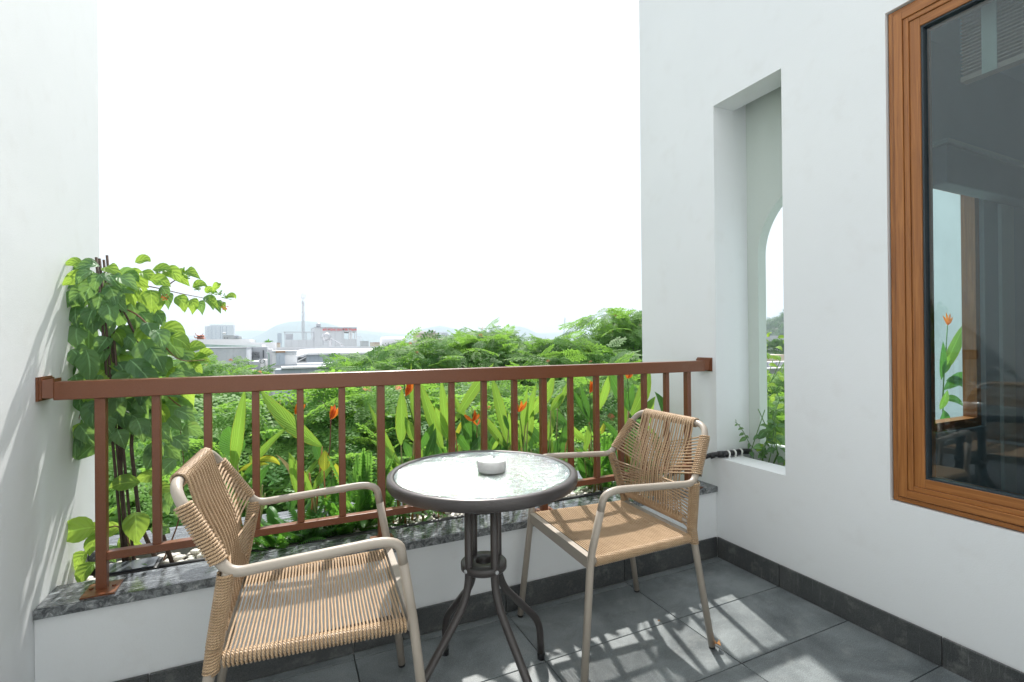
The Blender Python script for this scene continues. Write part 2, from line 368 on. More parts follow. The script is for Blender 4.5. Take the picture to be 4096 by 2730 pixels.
# ================================================================== THE SETTING
XR, XL, YP, YE = 2.049, -0.673, 1.877, 2.455           # right wall, left wall, planter face, far wall ends
GZ = -9.0
b = B(); b.box((-1400, -60, GZ-.4), (2700, 2900, GZ)); struct('ground', b, 'ground')
# --- right wall with the slot opening and the window opening
wr = B()
OY0, OY1, OZ0, OZ1 = 1.485, 1.872, .515, 2.365
WY0, WY1, WZ0, WZ1 = .04, 1.062, .525, 2.352
grid_wall(wr, [-2.6, WY0, WY1, OY0, OY1, YE], [-.2, OZ0, WZ0, WZ1, OZ1, 4.2], [(OY0, OY1, OZ0, OZ1), (WY0, WY1, WZ0, WZ1)],
          lambda u, t, z: (t, u, z), XR, XR+.145)
o = struct('wall_right', wr, 'plaster'); 
# --- end wall of the slot, running out to the arched outer wall
XA = 2.292
b = B(); b.box((XR+.1451, OY1, -.2), (XA+.07, YE, 4.2)); struct('wall_return', b, 'plaster')
b = B(); b.box((XR+.147, OY0-.3, -.2), (XA, OY1-.001, .43)); tag(struct('planter_soil_side', b, 'soil'), kind='structure')
# --- outer wall with the arch
ab = B(); yc, zs_, r_ = 1.456, 1.58, .35
ya = 1.345
def arch_top(y): return zs_+math.sqrt(max(0, r_*r_-(y-yc)**2))
ys = [ya]+[yc+r_*math.sin(t) for t in np.linspace(math.asin((ya-yc)/r_), PI/2, 26)][1:]
for i in range(len(ys)-1):
    y0, y1 = ys[i], ys[i+1]; z0, z1 = arch_top(y0), arch_top(y1)
    for x in (XA, XA+.06):
        q = [(x, y0, z0), (x, y1, z1), (x, y1, 4.2), (x, y0, 4.2)]; ab.add(q if x > XA else q[::-1], [(0, 1, 2, 3)])
        q = [(x, y0, -.2), (x, y1, -.2), (x, y1, .58), (x, y0, .58)]; ab.add(q if x > XA else q[::-1], [(0, 1, 2, 3)])
    ab.add([(XA, y0, z0), (XA+.06, y0, z0), (XA+.06, y1, z1), (XA, y1, z1)], [(0, 1, 2, 3)])
    ab.add([(XA, y0, .58), (XA, y1, .58), (XA+.06, y1, .58), (XA+.06, y0, .58)], [(0, 1, 2, 3)])
yj = yc+r_
ab.add([(XA, yj, .58), (XA, yj, zs_), (XA+.06, yj, zs_), (XA+.06, yj, .58)], [(0, 1, 2, 3)])
for x in (XA, XA+.06):
    q = [(x, yj, -.2), (x, OY1, -.2), (x, OY1, 4.2), (x, yj, 4.2)]; ab.add(q if x > XA else q[::-1], [(0, 1, 2, 3)])
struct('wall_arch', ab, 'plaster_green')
b = B(); b.box((XL-.22, -2.6, -.2), (XL, YE-.003, 4.2)); o = struct('wall_left', b, 'plaster'); bevel(o, .006, 3)
# unseen wall behind the camera, door left out for more bounce light, and the slab under it
b = B(); grid_wall(b, [XL+.001, XR-.001], [0.001, 4.2], [], lambda u, t, z: (u, t, z), -.12, -.30)
struct('wall_back_bounce', b, 'plaster')
b = B(); b.box((XL+.001, -2.6, 0.001), (XR-.001, -2.5, 3)); b.box((XL+.001, -2.5, 2.7), (XR-.001, -.301, 2.8)); struct('wall_interior', b, 'room')
b = B(); b.box((XR+.146, OY0-.14, 2.42), (XA-.001, OY1-.002, 2.6)); struct('ceiling_slot', b, 'plaster')
# building below, so that the balcony does not float
b = B(); b.box((XL-.22, -8, GZ), (8.4, YE, -.21)); b.box((4.6, YE+.001, GZ), (8.4, 3.1, -.21)); struct('building_below', b, 'plaster')
b = B(); b.box((XL+.001, -2.6, -.19), (XR-.001, YP, -.012)); fl = struct('floor', b, 'grout')
# tiles, child of the floor
tx = [2.049-.6115*k for k in range(6)]; ty = [1.825-.305*k for k in range(11)]
rows = [(YP-.012, ty[0])]+[(ty[k], ty[k+1]) for k in range(10)]
tm = {}
for (y1, y0) in rows:
    for k in range(5):
        x1, x0 = tx[k], max(tx[k+1], XL+.001)
        if x0 >= x1-.02 or y0 < -1.2: continue
        w, h = x1-x0-.0036, y1-y0-.0036
        key = (round(w, 3), round(h, 3))
        if key not in tm:
            xc_, yc_ = (x0+x1)/2, (y0+y1)/2; bb = B(); bb.box((xc_-w/2, yc_-h/2, -.0119), (xc_+w/2, yc_+h/2, 0)); t = make('tile', bb, 'slate', fl, origin=(xc_, yc_, 0)); tm[key] = t
            bevel(t, .0012, 1)
        else: t = tm[key].copy(); link(t, fl)
        dz = rnd.uniform(-.0007, .0007); t.location = tuple(np.array(((x0+x1)/2, (y0+y1)/2, dz))-np.array(WL[fl.name])); t.name = 'tile'
# planter face wall, coping, skirting
b = B(); b.box((XL+.001, YP, -.2), (XR-.001, YP+.12, .334)); pw = struct('planter_wall', b, 'plaster')
b = B(); b.box((XL+.001, YE-.12, -.2), (XR-.001, YE-.004, .334)); struct('planter_wall_outer', b, 'plaster')
b = B(); b.box((XL+.001, YP+.121, -.2), (XR-.001, YE-.121, .290)); struct('planter_soil', b, 'soil')
b = B(); b.box((XL+.002, YP-.008, .335), (XR-.002, YP+.150, .366)); o = struct('coping', b, 'granite'); bevel(o, .002, 2)
b = B(); b.box((XL+.002, YP-.0105, .337), (XR-.002, YP-.0082, .3635)); make('edge', b, 'granite_edge', o)
b = B(); b.box((XL+.002, YE-.16, .335), (XR-.002, YE+.01, .366)); o = struct('coping_outer', b, 'granite'); bevel(o, .002, 2)
sk = B(); sk.box((XL+.001, YP-.004, -.01), (XR-.013, YP-.0005, .094)); skf = struct('skirting_front', sk, 'grout_light')
for k in range(5):
    x1, x0 = tx[k]-(0.012 if k == 0 else 0), max(tx[k+1], XL+.001)
    if x1-x0 < .02: continue
    bb = B(); bb.box((x0+.0015, YP-.0135, 0), (x1-.0015, YP-.0042, .102)); t = make('tile', bb, 'skirting', skf); bevel(t, .0015, 1)
sk = B(); sk.box((XR-.004, -1.2, -.01), (XR-.0005, YP-.014, .094)); skr = struct('skirting_right', sk, 'grout_light')
yy = YP-.0136
for k in range(6):
    y0 = 1.512-.609*k
    bb = B(); bb.box((XR-.0135, y0+.0018, 0), (XR-.0042, yy-.0018 if k else yy, .103)); t = make('tile', bb, 'skirting', skr); bevel(t, .0015, 1); yy = y0
# --- the room behind the window
b = B(); RX0, RX1, RY0, RY1 = XR+.146, 5.6, -1.2, 1.30
rm = B()
rm.box((RX0, RY0, -.2), (RX1, RY1, 0)); struct('room_floor', rm, 'room_floor')
rm = B(); rm.box((RX0, RY0-.1, 0), (RX1, RY0, 2.6)); rm.box((RX1, RY0-.1, 0), (RX1+.1, RY1, 2.6)); struct('room_wall', rm, 'room')
rm = B(); rm.box((RX0, RY0-.1, 2.6), (RX1+.1, RY1+.12, 2.7)); struct('room_ceiling', rm, 'room')
iw = B(); IW = (2.86, 3.40, .66, 1.96)
grid_wall(iw, [RX0, IW[0], IW[1], RX1+.1], [-.2, IW[2], IW[3], 2.6], [IW], lambda u, t, z: (u, t, z), RY1, RY1+.10)
struct('room_wall_inner', iw, 'room')
b = B(); b.box((4.9, 2.90, -.2), (8.3, 3.0, 3.4)); b.box((2.37, RY1+.11, -.2), (8.3, 1.98, -.02)); b.box((4.6, 1.981, -.2), (8.3, 2.899, -.02)); struct('light_well_wall', b, 'pale')
b = B(); b.box((3.3, 1.50, -.019), (4.6, 1.90, .40)); tag(make('planter_box', b, 'pale'), 'pale planter box behind the inner room window holding the red flowered plant', 'planter')

# ================================================================== WINDOW (frame rings, pane, blind)
win = empty('window', (XR+.03, .3, WZ0), 'tall wooden framed window in the white wall with dark glass', 'window')
def ring(name, m0, m1, x0, x1):
    """four pieces between inset m0 and m1 of the opening"""
    y1, y0, z0, z1 = WY1-m0, WY0+m0, WZ0+m0, WZ1-m0; w = m1-m0
    for nm, a, c_ in (('stile', (x0, y1-w, z0), (x1, y1, z1)), ('stile', (x0, y0, z0), (x1, y0+w, z1))):
        q = B(); q.box(a, c_); bevel(make(nm, q, 'wood', win), .0018, 2)
    for nm, a, c_ in (('rail', (x0, y0+w, z0), (x1, y1-w, z0+w)), ('rail', (x0, y0+w, z1-w), (x1, y1-w, z1))):
        q = B(); q.box(a, c_); bevel(make(nm, q, 'wood_y', win), .0018, 2)
ring('outer', .004, .020, XR+.012, XR+.10)
ring('board', .0235, .052, XR+.004, XR+.10)
ring('bead', .0525, .070, XR+.009, XR+.10)
ring('sash', .0705, .103, XR+.014, XR+.09)
q = B(); 
for a, c_ in (((XR+.02, WY1-.109, WZ0+.103), (XR+.05, WY1-.103, WZ1-.103)), ((XR+.02, WY0+.103, WZ0+.103), (XR+.05, WY0+.109, WZ1-.103)),
              ((XR+.02, WY0+.109, WZ0+.103), (XR+.05, WY1-.109, WZ0+.109)), ((XR+.02, WY0+.109, WZ1-.109), (XR+.05, WY1-.109, WZ1-.103))): q.box(a, c_)
make('gasket', q, 'gasket', win)
q = B(); q.box((XR+.034, WY0+.106, WZ0+.106), (XR+.040, WY1-.106, WZ1-.106)); make('pane', q, 'glass', win)
q = B(); q.box((XR+.021, WY0+.02, WZ0+.005), (XR+.0235, WY1-.02, WZ0+.02)); make('shadow_gap', q, 'dark', win)
bl = empty('slatted_blind', (XR+.16, .3, 2.06), 'raised wooden slatted blind hanging inside the top of the window', 'blind')
for i in range(17):
    z = 2.075+i*.0125
    q = B(); q.box((XR+.150, .10, z), (XR+.185, .90, z+.0035)); make('slat', q, 'slat', bl)
q = B(); q.box((XR+.148, .10, 2.045), (XR+.187, .90, 2.064)); make('bottom_rail', q, 'slat', bl)
for y in (.82, .32):
    q = B(); q.box((XR+.1445, y-.02, 2.045), (XR+.1470, y+.02, 2.34)); make('tape', q, 'tape', bl)
q = B(); q.box((XR+.147, .09, 2.29), (XR+.2, .91, 2.35)); make('head_rail', q, 'slat', bl)
# inner window of the room, its shade and cord
iwn = empty('inner_window', (3.1, RY1, IW[2]), 'narrow wooden window at the back of the dark room, a flower showing behind it', 'window')
w = .045
for nm, a, c_, mm in (('stile', (IW[0], RY1+.02, IW[2]), (IW[0]+w, RY1+.08, IW[3]), 'wood'), ('stile', (IW[1]-w, RY1+.02, IW[2]), (IW[1], RY1+.08, IW[3]), 'wood'),
                      ('rail', (IW[0]+w, RY1+.02, IW[2]), (IW[1]-w, RY1+.08, IW[2]+w), 'wood'), ('rail', (IW[0]+w, RY1+.02, IW[3]-w), (IW[1]-w, RY1+.08, IW[3]), 'wood')):
    q = B(); q.box(a, c_); make(nm, q, mm, iwn)
sh = empty('roller_shade', (3.3, RY1-.06, 1.95), 'dark roller shade cassette above the narrow inner window', 'blind')
q = B(); q.box((2.80, RY1-.10, 1.86), (3.75, RY1-.015, 2.04)); bevel(make('cassette', q, 'shade', sh), .008, 2)
q = B(); q.box((2.80, RY1-.105, 2.045), (3.76, RY1-.01, 2.065)); make('cover_strip', q, 'pale', sh)
q = B(); q.tube([(3.62, RY1-.12, 1.86), (3.625, RY1-.12, 1.2), (3.63, RY1-.12, .84)], .004, 6); q.tube([(3.655, RY1-.12, 1.86), (3.645, RY1-.12, 1.2), (3.64, RY1-.12, .84)], .004, 6); make('cord', q, 'shade', sh)
q = B(); q.lathe([(.001, .86), (.02, .85), (.026, .81), (.024, .75), (.001, .735)], 16, (3.635, RY1-.12, 0)); make('cord_weight', q, 'shade', sh, True)
q = B(); q.box((3.54, RY1-.02, 0), (3.68, RY1-.004, 1.86)); tag(make('wall_panel', q, 'pale'), 'pale strip panel beside the inner window in the dark room', 'panel')

# ================================================================== RAILING
rl = empty('balcony_railing', (.7, 2.01, .366), 'brown metal balcony railing with square balusters over the granite coping', 'railing')
YR, RZ0, RZ1 = 1.915, .967, 1.023
q = B(); q.box((XL+.033, YR, RZ0), (XR-.033, YR+.050, RZ1)); bevel(make('top_rail', q, 'brown', rl), .003, 2)
xs = [-.531+.1438*i for i in range(18)]; posts = (0, 6, 11, 17)
for i, x in enumerate(xs):
    if i in posts:
        q = B(); q.box((x-.0140, YR+.010, .3665), (x+.0140, YR+.038, RZ0)); bevel(make('post', q, 'brown', rl), .002, 2)
        q = B(); q.box((x-.040, YR-.032, .3662), (x+.045, YR+.062, .3705)); make('base_plate', q, 'brown', rl)
        for bx_ in (x-.028, x+.030):
            q = B(); q.tube([(bx_, YR+.024, .3705), (bx_, YR+.024, .3745)], .006, 6); make('bolt', q, 'brown', rl)
    else:
        q = B(); q.box((x-.0118, YR+.012, .4826), (x+.0118, YR+.0356, RZ0)); bevel(make('baluster', q, 'brown', rl), .002, 2)
for a, c_ in zip(posts[:-1], posts[1:]):
    q = B(); q.box((xs[a]+.0140, YR+.009, .457), (xs[c_]-.0140, YR+.038, .4825)); bevel(make('bottom_rail', q, 'brown', rl), .002, 2)
for sgn, xw in ((1, XL), (-1, XR)):
    q = B()
    for d0, d1, h in ((.0005, .006, .050), (.006, .012, .046), (.012, .034, .041)):
        a, c_ = sorted((xw+sgn*d0, xw+sgn*d1)); yc2, zc2 = YR+.030, (RZ0+RZ1)/2+.008; hv = h-.014
        if d0 > .01:
            hh = .030
            v = [(xw+sgn*d0, yc2-h, zc2-hv), (xw+sgn*d0, yc2+h, zc2-hv), (xw+sgn*d0, yc2+h, zc2+hv), (xw+sgn*d0, yc2-h, zc2+hv),
                 (xw+sgn*d1, yc2-hh, zc2-hh), (xw+sgn*d1, yc2+hh, zc2-hh), (xw+sgn*d1, yc2+hh, zc2+hh), (xw+sgn*d1, yc2-hh, zc2+hh)]
            q.add(v, [(0, 1, 2, 3), (4, 7, 6, 5), (0, 4, 5, 1), (1, 5, 6, 2), (2, 6, 7, 3), (3, 7, 4, 0)])
        else: q.box((a, yc2-h, zc2-hv), (c_, yc2+h, zc2+hv))
    make('wall_block', q, 'brown', rl)

# ================================================================== CHAIRS
CH = dict(ff=(.250, .270), fs=(.228, .226), fa=(.258, .188), j=(.257, -.184), rf=(.222, -.292), rs=(.206, -.218), t=(.205, -.298))
ZS, ZA, ZJ, ZT = .425, .648, .626, .816
def chair(label):
    t = empty('armchair', (0, 0, 0), label, 'chair', 'woven rope armchairs at the table')
    R = .0120
    def p(k, s, z): return np.array((CH[k][0]*s, CH[k][1], z))            # local: x across, y forward
    # continuous bent tube, split where it changes its job
    for s in (1, -1):
        fb = p('fa', s, ZA); fs = p('fs', s, ZS); j = p('j', s, ZJ)
        leg_top = fb+(fs-fb)*.30
        arm_end = fb+(j-fb)*.25
        q = B(); q.tube(fillet([p('ff', s, .008), fs*[1, 1, 1], leg_top], .04), R*1.04, 12); make('leg', q, 'taupe', t, True)
        q = B(); q.lathe([(.0, .0), (R*.95, .0), (R*1.02, .010)], 12, p('ff', s, 0)); make('foot_cap', q, 'rubber', t, True)
        up = p('t', s, ZT)
        q = B(); q.tube(fillet([leg_top, fb, j+(fb-j)*.02, j+(up-j)*.18], [.075, .03], 9), R, 12); make('armrest', q, 'taupe', t, True)
        rs_ = p('rs', s, ZS+.02)
        q = B(); q.tube(fillet([p('rf', s, .008), rs_, j+(0, .002, .006)], .03), R*1.02, 12); make('leg', q, 'taupe', t, True)
        q = B(); q.lathe([(.0, .0), (R*.95, .0), (R*1.02, .010)], 12, p('rf', s, 0)); make('foot_cap', q, 'rubber', t, True)
    jl, jr, tl, tr = p('j', -1, ZJ), p('j', 1, ZJ), p('t', -1, ZT), p('t', 1, ZT)
    q = B(); q.tube(fillet([jl+(tl-jl)*.18, tl, tr, jr+(tr-jr)*.18], .06, 9), R, 12); make('back_frame', q, 'taupe', t, True)
    lb0, lb1 = np.array((-.200, -.212, .468)), np.array((.200, -.212, .468))
    q = B(); q.tube([lb0, lb1], R*.85, 10); make('lower_back_bar', q, 'taupe', t, True)
    # seat frame
    q = B(); q.box((-CH['fs'][0]+.008, CH['fs'][1]-.011, ZS-.036), (CH['fs'][0]-.008, CH['fs'][1]+.011, ZS+.004)); bevel(make('seat_rail', q, 'taupe', t), .002, 2)
    q = B(); q.tube([(-.205, -.216, ZS-.005), (.205, -.216, ZS-.005)], .011, 10); make('seat_rail', q, 'taupe', t, True)
    wf, wb = CH['fs'][0]-.004, CH['rs'][0]-.004
    so_ = bpy.data.objects.new('seat', None); link(so_, t); WL[so_.name] = (0, 0, 0)
    for s in (1, -1):
        seat = B(); seat.tube([(s*wf, CH['fs'][1]-.012, ZS-.014), (s*wb, -.205, ZS-.014)], .0125, 10); make('side_bar', seat, 'taupe', so_, True)
    cr_ = .0029; n = 46; y0, y1 = -.198, CH['fs'][1]-.020
    for i in range(n):
        f = i/(n-1); y = y0+(y1-y0)*f; w_ = wb+(wf-wb)*f; rr = .0125+cr_*1.1
        path = []
        for a in np.linspace(-PI*.55, PI/2, 6): path.append((w_+rr*math.cos(a), y, ZS-.014+rr*math.sin(a)))
        sag = .010*math.sin(PI*min(1, max(0, f)))+.002
        for xx in np.linspace(.85, -.85, 9): path.append((xx*w_, y+rnd.uniform(-.0006, .0006), ZS-.014+rr-sag*(1-xx*xx)))
        for a in np.linspace(PI/2, PI*1.55, 6): path.append((-w_+rr*math.cos(a), y, ZS-.014+rr*math.sin(a)))
        q = B(); q.tube(path, cr_, 6); make('cord', q, 'rope', so_, True)
    def coil(a, c_, r, pitch, cr, slant=0, name='wrap', par=t, ph=0):
        a, c_ = np.array(a, float), np.array(c_, float); L = np.linalg.norm(c_-a); d = (c_-a)/L
        u = np.cross(d, (0, 0, 1.)); u = u/np.linalg.norm(u) if np.linalg.norm(u) > .05 else np.array((1., 0, 0)); w2 = np.cross(d, u)
        m = max(3, int(L/pitch+.5)); tt = np.linspace(0, m*2*PI, m*12)
        pth = a+d*(tt/(2*PI)*L/m+slant*np.sin(tt+ph))[:, None]+r*(np.cos(tt)[:, None]*u+np.sin(tt)[:, None]*w2)
        q = B(); q.tube(pth, cr, 5, cap=False); return make(name, q, 'rope', par, True)
    for s in (1, -1):    # filling wraps on the seat sides, the rear legs and the uprights
        dd_ = (y1-y0)/(n-1); coil((s*wf, y1+dd_/2, ZS-.014), (s*wb, y0-dd_/2, ZS-.014), .0125+cr_*.8, dd_, .0031, name='rail_wrap')
        rs_ = p('rs', s, ZS+.02); j = p('j', s, ZJ); up = p('t', s, ZT)
        coil(rs_+(0, 0, -.055)+(p('rf', s, 0)-rs_)*[.09, .09, 0], rs_, R+.0034, .0072, .0033, .004, 'leg_wrap')
        coil(rs_, j+(0, -.001, .006), R+.0038, .0072, .0034, .004, 'leg_wrap')
        coil(j+(up-j)*.14, j+(up-j)*.80, R+.0042, .0076, .0036, .004, 'upright_wrap')
    xt = .148
    coil((-xt, CH['t'][1], ZT), (xt, CH['t'][1], ZT), R+.0034, .0066, .0033, .003, 'bar_wrap')
    xb = .172
    coil((-xb, -.212, .468), (xb, -.212, .468), R*.85+.0034, .0075, .0035, .004, 'bar_wrap')
    # woven back: a waisted band of cords, and cords pulled in from both sides
    bk = bpy.data.objects.new('backrest', None); link(bk, t); WL[bk.name] = (0, 0, 0)
    nb = 24
    def band(u, z):            # u in -1..1 ; returns x,y of the band at height z
        f = (z-.468)/(ZT-.468); waist = 1-.10*math.exp(-((f-.42)/.30)**2)
        wx = (xb*(1-f)+xt*f)*waist; yline = -.201*(1-f)+(CH['t'][1]+.016)*f
        return u*wx, yline+.020*math.exp(-((f-.45)/.28)**2)+.004*(1-u*u)
    for i in range(nb):
        u = -1+2*i/(nb-1); path = []
        for a in (2.4, 1.6, .8): 
            path.append((u*xt, CH['t'][1]+(R+.005)*math.cos(a), ZT+(R+.005)*math.sin(a)))
        for z in np.linspace(ZT-.004, .474, 14):
            x, y = band(u, z); path.append((x, y+(i % 2)*.0022, z))
        path.append((u*xb, -.212, .452)); path.append((u*xb, -.222, .456))
        q = B(); q.tube(path, .0030, 6); make('cord', q, 'rope', bk, True)
    for s in (1, -1):
        rs_ = p('rs', s, ZS+.02); j = p('j', s, ZJ); up = p('t', s, ZT)
        for k in range(12):
            f = k/11; a = j+(up-j)*(.16+.62*f); z1 = .595+.115*f
            e = np.array((s*-.02, 0, 0)); 
            for dz in (0,):
                pth = []
                for h in np.linspace(0, 1, 8):
                    x = (a[0]-s*R)*(1-h)+e[0]*h; z = a[2]*(1-h)+z1*h
                    fx = band(0, z)[1]; y = (a[1]+.006)*(1-h)**1.3+(fx-.010)*(1-(1-h)**1.3); pth.append((x, y, z))
                q = B(); q.tube(pth, .0032, 6); make('cord', q, 'rope', bk, True)
        for k in range(12):
            f = k/11; a = rs_+(j-rs_)*(.02+.86*f); z1 = .515+.075*f
            pth = []
            for h in np.linspace(0, 1, 8):
                x = (a[0]-s*R)*(1-h)+(-s*.02)*h; z = a[2]*(1-h)+z1*h
                y = (a[1]+.008)*(1-h)+(band(0, z)[1]-.012)*h; pth.append((x, y, z))
            q = B(); q.tube(pth, .0032, 6); make('cord', q, 'rope', bk, True)
    return t
ch = chair('woven rope armchair with its back to the white window wall, a dry brown leaf at its foot')
ch['label'] = 'tan rope armchair right of the table, a dry leaf by its rear foot'
ch2 = copy_tree(ch); ch2['label'] = 'tan rope armchair left of the table, its back towards the climbing plant'
for o_, (x, y, a) in ((ch, (1.129, 1.555, 3.104)), (ch2, (.076, 1.483, -.054))):
    o_.location = (x, y, 0); o_.rotation_euler = (0, 0, a-PI/2)

# ================================================================== TABLE
TX, TY, TZ = .566, 1.450, .723
tb = empty('round_table', (TX, TY, 0), 'round bistro table with rippled glass top and four dark bent legs', 'table')
q = B(); RT = .300
q.lathe([(RT-.024, TZ-.006), (RT-.022, TZ-.001), (RT-.018, TZ), (RT-.006, TZ-.0005), (RT-.001, TZ-.005), (RT, TZ-.012), (RT-.001, TZ-.026), (RT-.006, TZ-.034), (RT-.013, TZ-.037), (RT-.022, TZ-.036), (RT-.024, TZ-.030), (RT-.024, TZ-.006)], 128, (TX, TY, 0)); make('rim', q, 'table_metal', tb, True)
q = B(); q.lathe([(.0005, TZ-.003), (RT-.0245, TZ-.003), (RT-.0245, TZ-.008), (.0005, TZ-.008)], 96, (TX, TY, 0)); make('glass_top', q, 'table_glass', tb)
q = B()
for a in (PI/4, -PI/4):
    for s in (1, -1): q.tube([(TX+s*.02*math.cos(a), TY+s*.02*math.sin(a), TZ-.022), (TX+s*(RT-.02)*math.cos(a), TY+s*(RT-.02)*math.sin(a), TZ-.022)], .007, 8)
make('brace', q, 'table_metal', tb, True)
for z0, z1, r0, r1 in ((.597, .632, .030, .048), (.412, .437, .026, .073)):
    q = B(); q.lathe([(r0, z0), (r1-.004, z0), (r1, z0+.004), (r1, z1-.004), (r1-.004, z1), (r0+.003, z1), (r0, z1-.003), (r0, z0)], 40, (TX, TY, 0)); make('shelf_ring', q, 'table_metal', tb, True)
for a in (20, 101, 200, 281):
    a = math.radians(a); d = np.array((math.cos(a), math.sin(a), 0)); c0 = np.array((TX, TY, 0))
    pth = fillet([c0+d*.062+(0, 0, .690), c0+d*.062+(0, 0, .345), c0+d*.262+(0, 0, .135), c0+d*.268+(0, 0, .012)], [.07, .05], 9)
    q = B(); q.tube(pth, .0125, 14); make('leg', q, 'table_metal', tb, True)
    q = B(); q.lathe([(0, 0), (.0130, 0), (.0138, .018), (.0128, .022)], 14, c0+d*.268); make('foot_cap', q, 'rubber', tb, True)
    tn = np.array((-d[1], d[0], 0))
    for z in (.615, .425):
        pp = c0+d*.0755+(0, 0, z); q = B(); q.tube([pp-d*.002, pp+d*.002, pp+d*.0035], [.0062, .0058, .003], 10); make('bolt', q, 'steel', tb)
q = B(); ax, ay = .590, 1.432
q.lathe([(.0005, TZ-.0022), (.040, TZ-.0022), (.0455, TZ+.003), (.0465, TZ+.034), (.0455, TZ+.0365), (.0425, TZ+.0355), (.0415, TZ+.012), (.036, TZ+.007), (.0005, TZ+.007)], 64, (ax, ay, 0))
o = make('ashtray', q, 'ceramic', None, True); tag(o, 'small round white ashtray with notched rim on the glass table', 'ashtray')
# cigarette notches cut into the rim
V = o.data.vertices
for v in V:
    w = v.co+o.location; an = math.atan2(w.y-ay, w.x-ax)
    for a0 in (math.radians(-35), math.radians(60), math.radians(150)):
        dd = abs((an-a0+PI) % (2*PI)-PI)
        if dd < .12 and w.z > TZ+.02: v.co.z -= .010*(1-(dd/.13)**2)

# ================================================================== PLANTER CONTENTS
def blade(base, tip, w, bow=(0, 0, 0), face=(0, -1, 0), fold=.25, prof='lance', n=9, wave=0.0, roll=0.0):
    """leaf blade between two points, widest at mid; face = side it shows; bow = mid offset; returns builder"""
    base, tip, bow, face = (np.array(x, float) for x in (base, tip, bow, face)); q = B(); L = np.linalg.norm(tip-base)
    vv, uv = [], []
    for i in range(n):
        t = i/(n-1); c = base+(tip-base)*t+bow*4*t*(1-t)
        d = (tip-base)/L+bow*4*(1-2*t)/L; d /= np.linalg.norm(d)
        fc = face-d*(face@d); fc /= np.linalg.norm(fc)+1e-9; s = np.cross(d, fc)
        an = roll*(t-.5); s2 = s*math.cos(an)+fc*math.sin(an); fc2 = -s*math.sin(an)+fc*math.cos(an)
        if prof == 'lance': r = math.sin(PI*min(1, t*1.02+.0))**.72*(1-.30*t) if t < .98 else 0.0
        elif prof == 'ovate': r = (math.sin(PI*t**.74))**1.02 if 0 < t < 1 else 0.0
        else: r = math.sin(PI*t**.8)**.55 if 0 < t < 1 else 0.0
        if i == 0: r = .06
        if i == n-1: r = .0
        r *= w/2
        for k in (-1, -.5, 0, .5, 1):
            off = fc2*(abs(k)*r*fold+wave*r*math.sin(9*t+2*k)*abs(k))
            vv.append(c+s2*k*r+off); uv.append((k, t))
    f = [(i*5+j, i*5+j+1, (i+1)*5+j+1, (i+1)*5+j) for i in range(n-1) for j in range(4)]
    return q.add(vv, f, uv)
HG = 'flowering plants in the planter behind the railing'
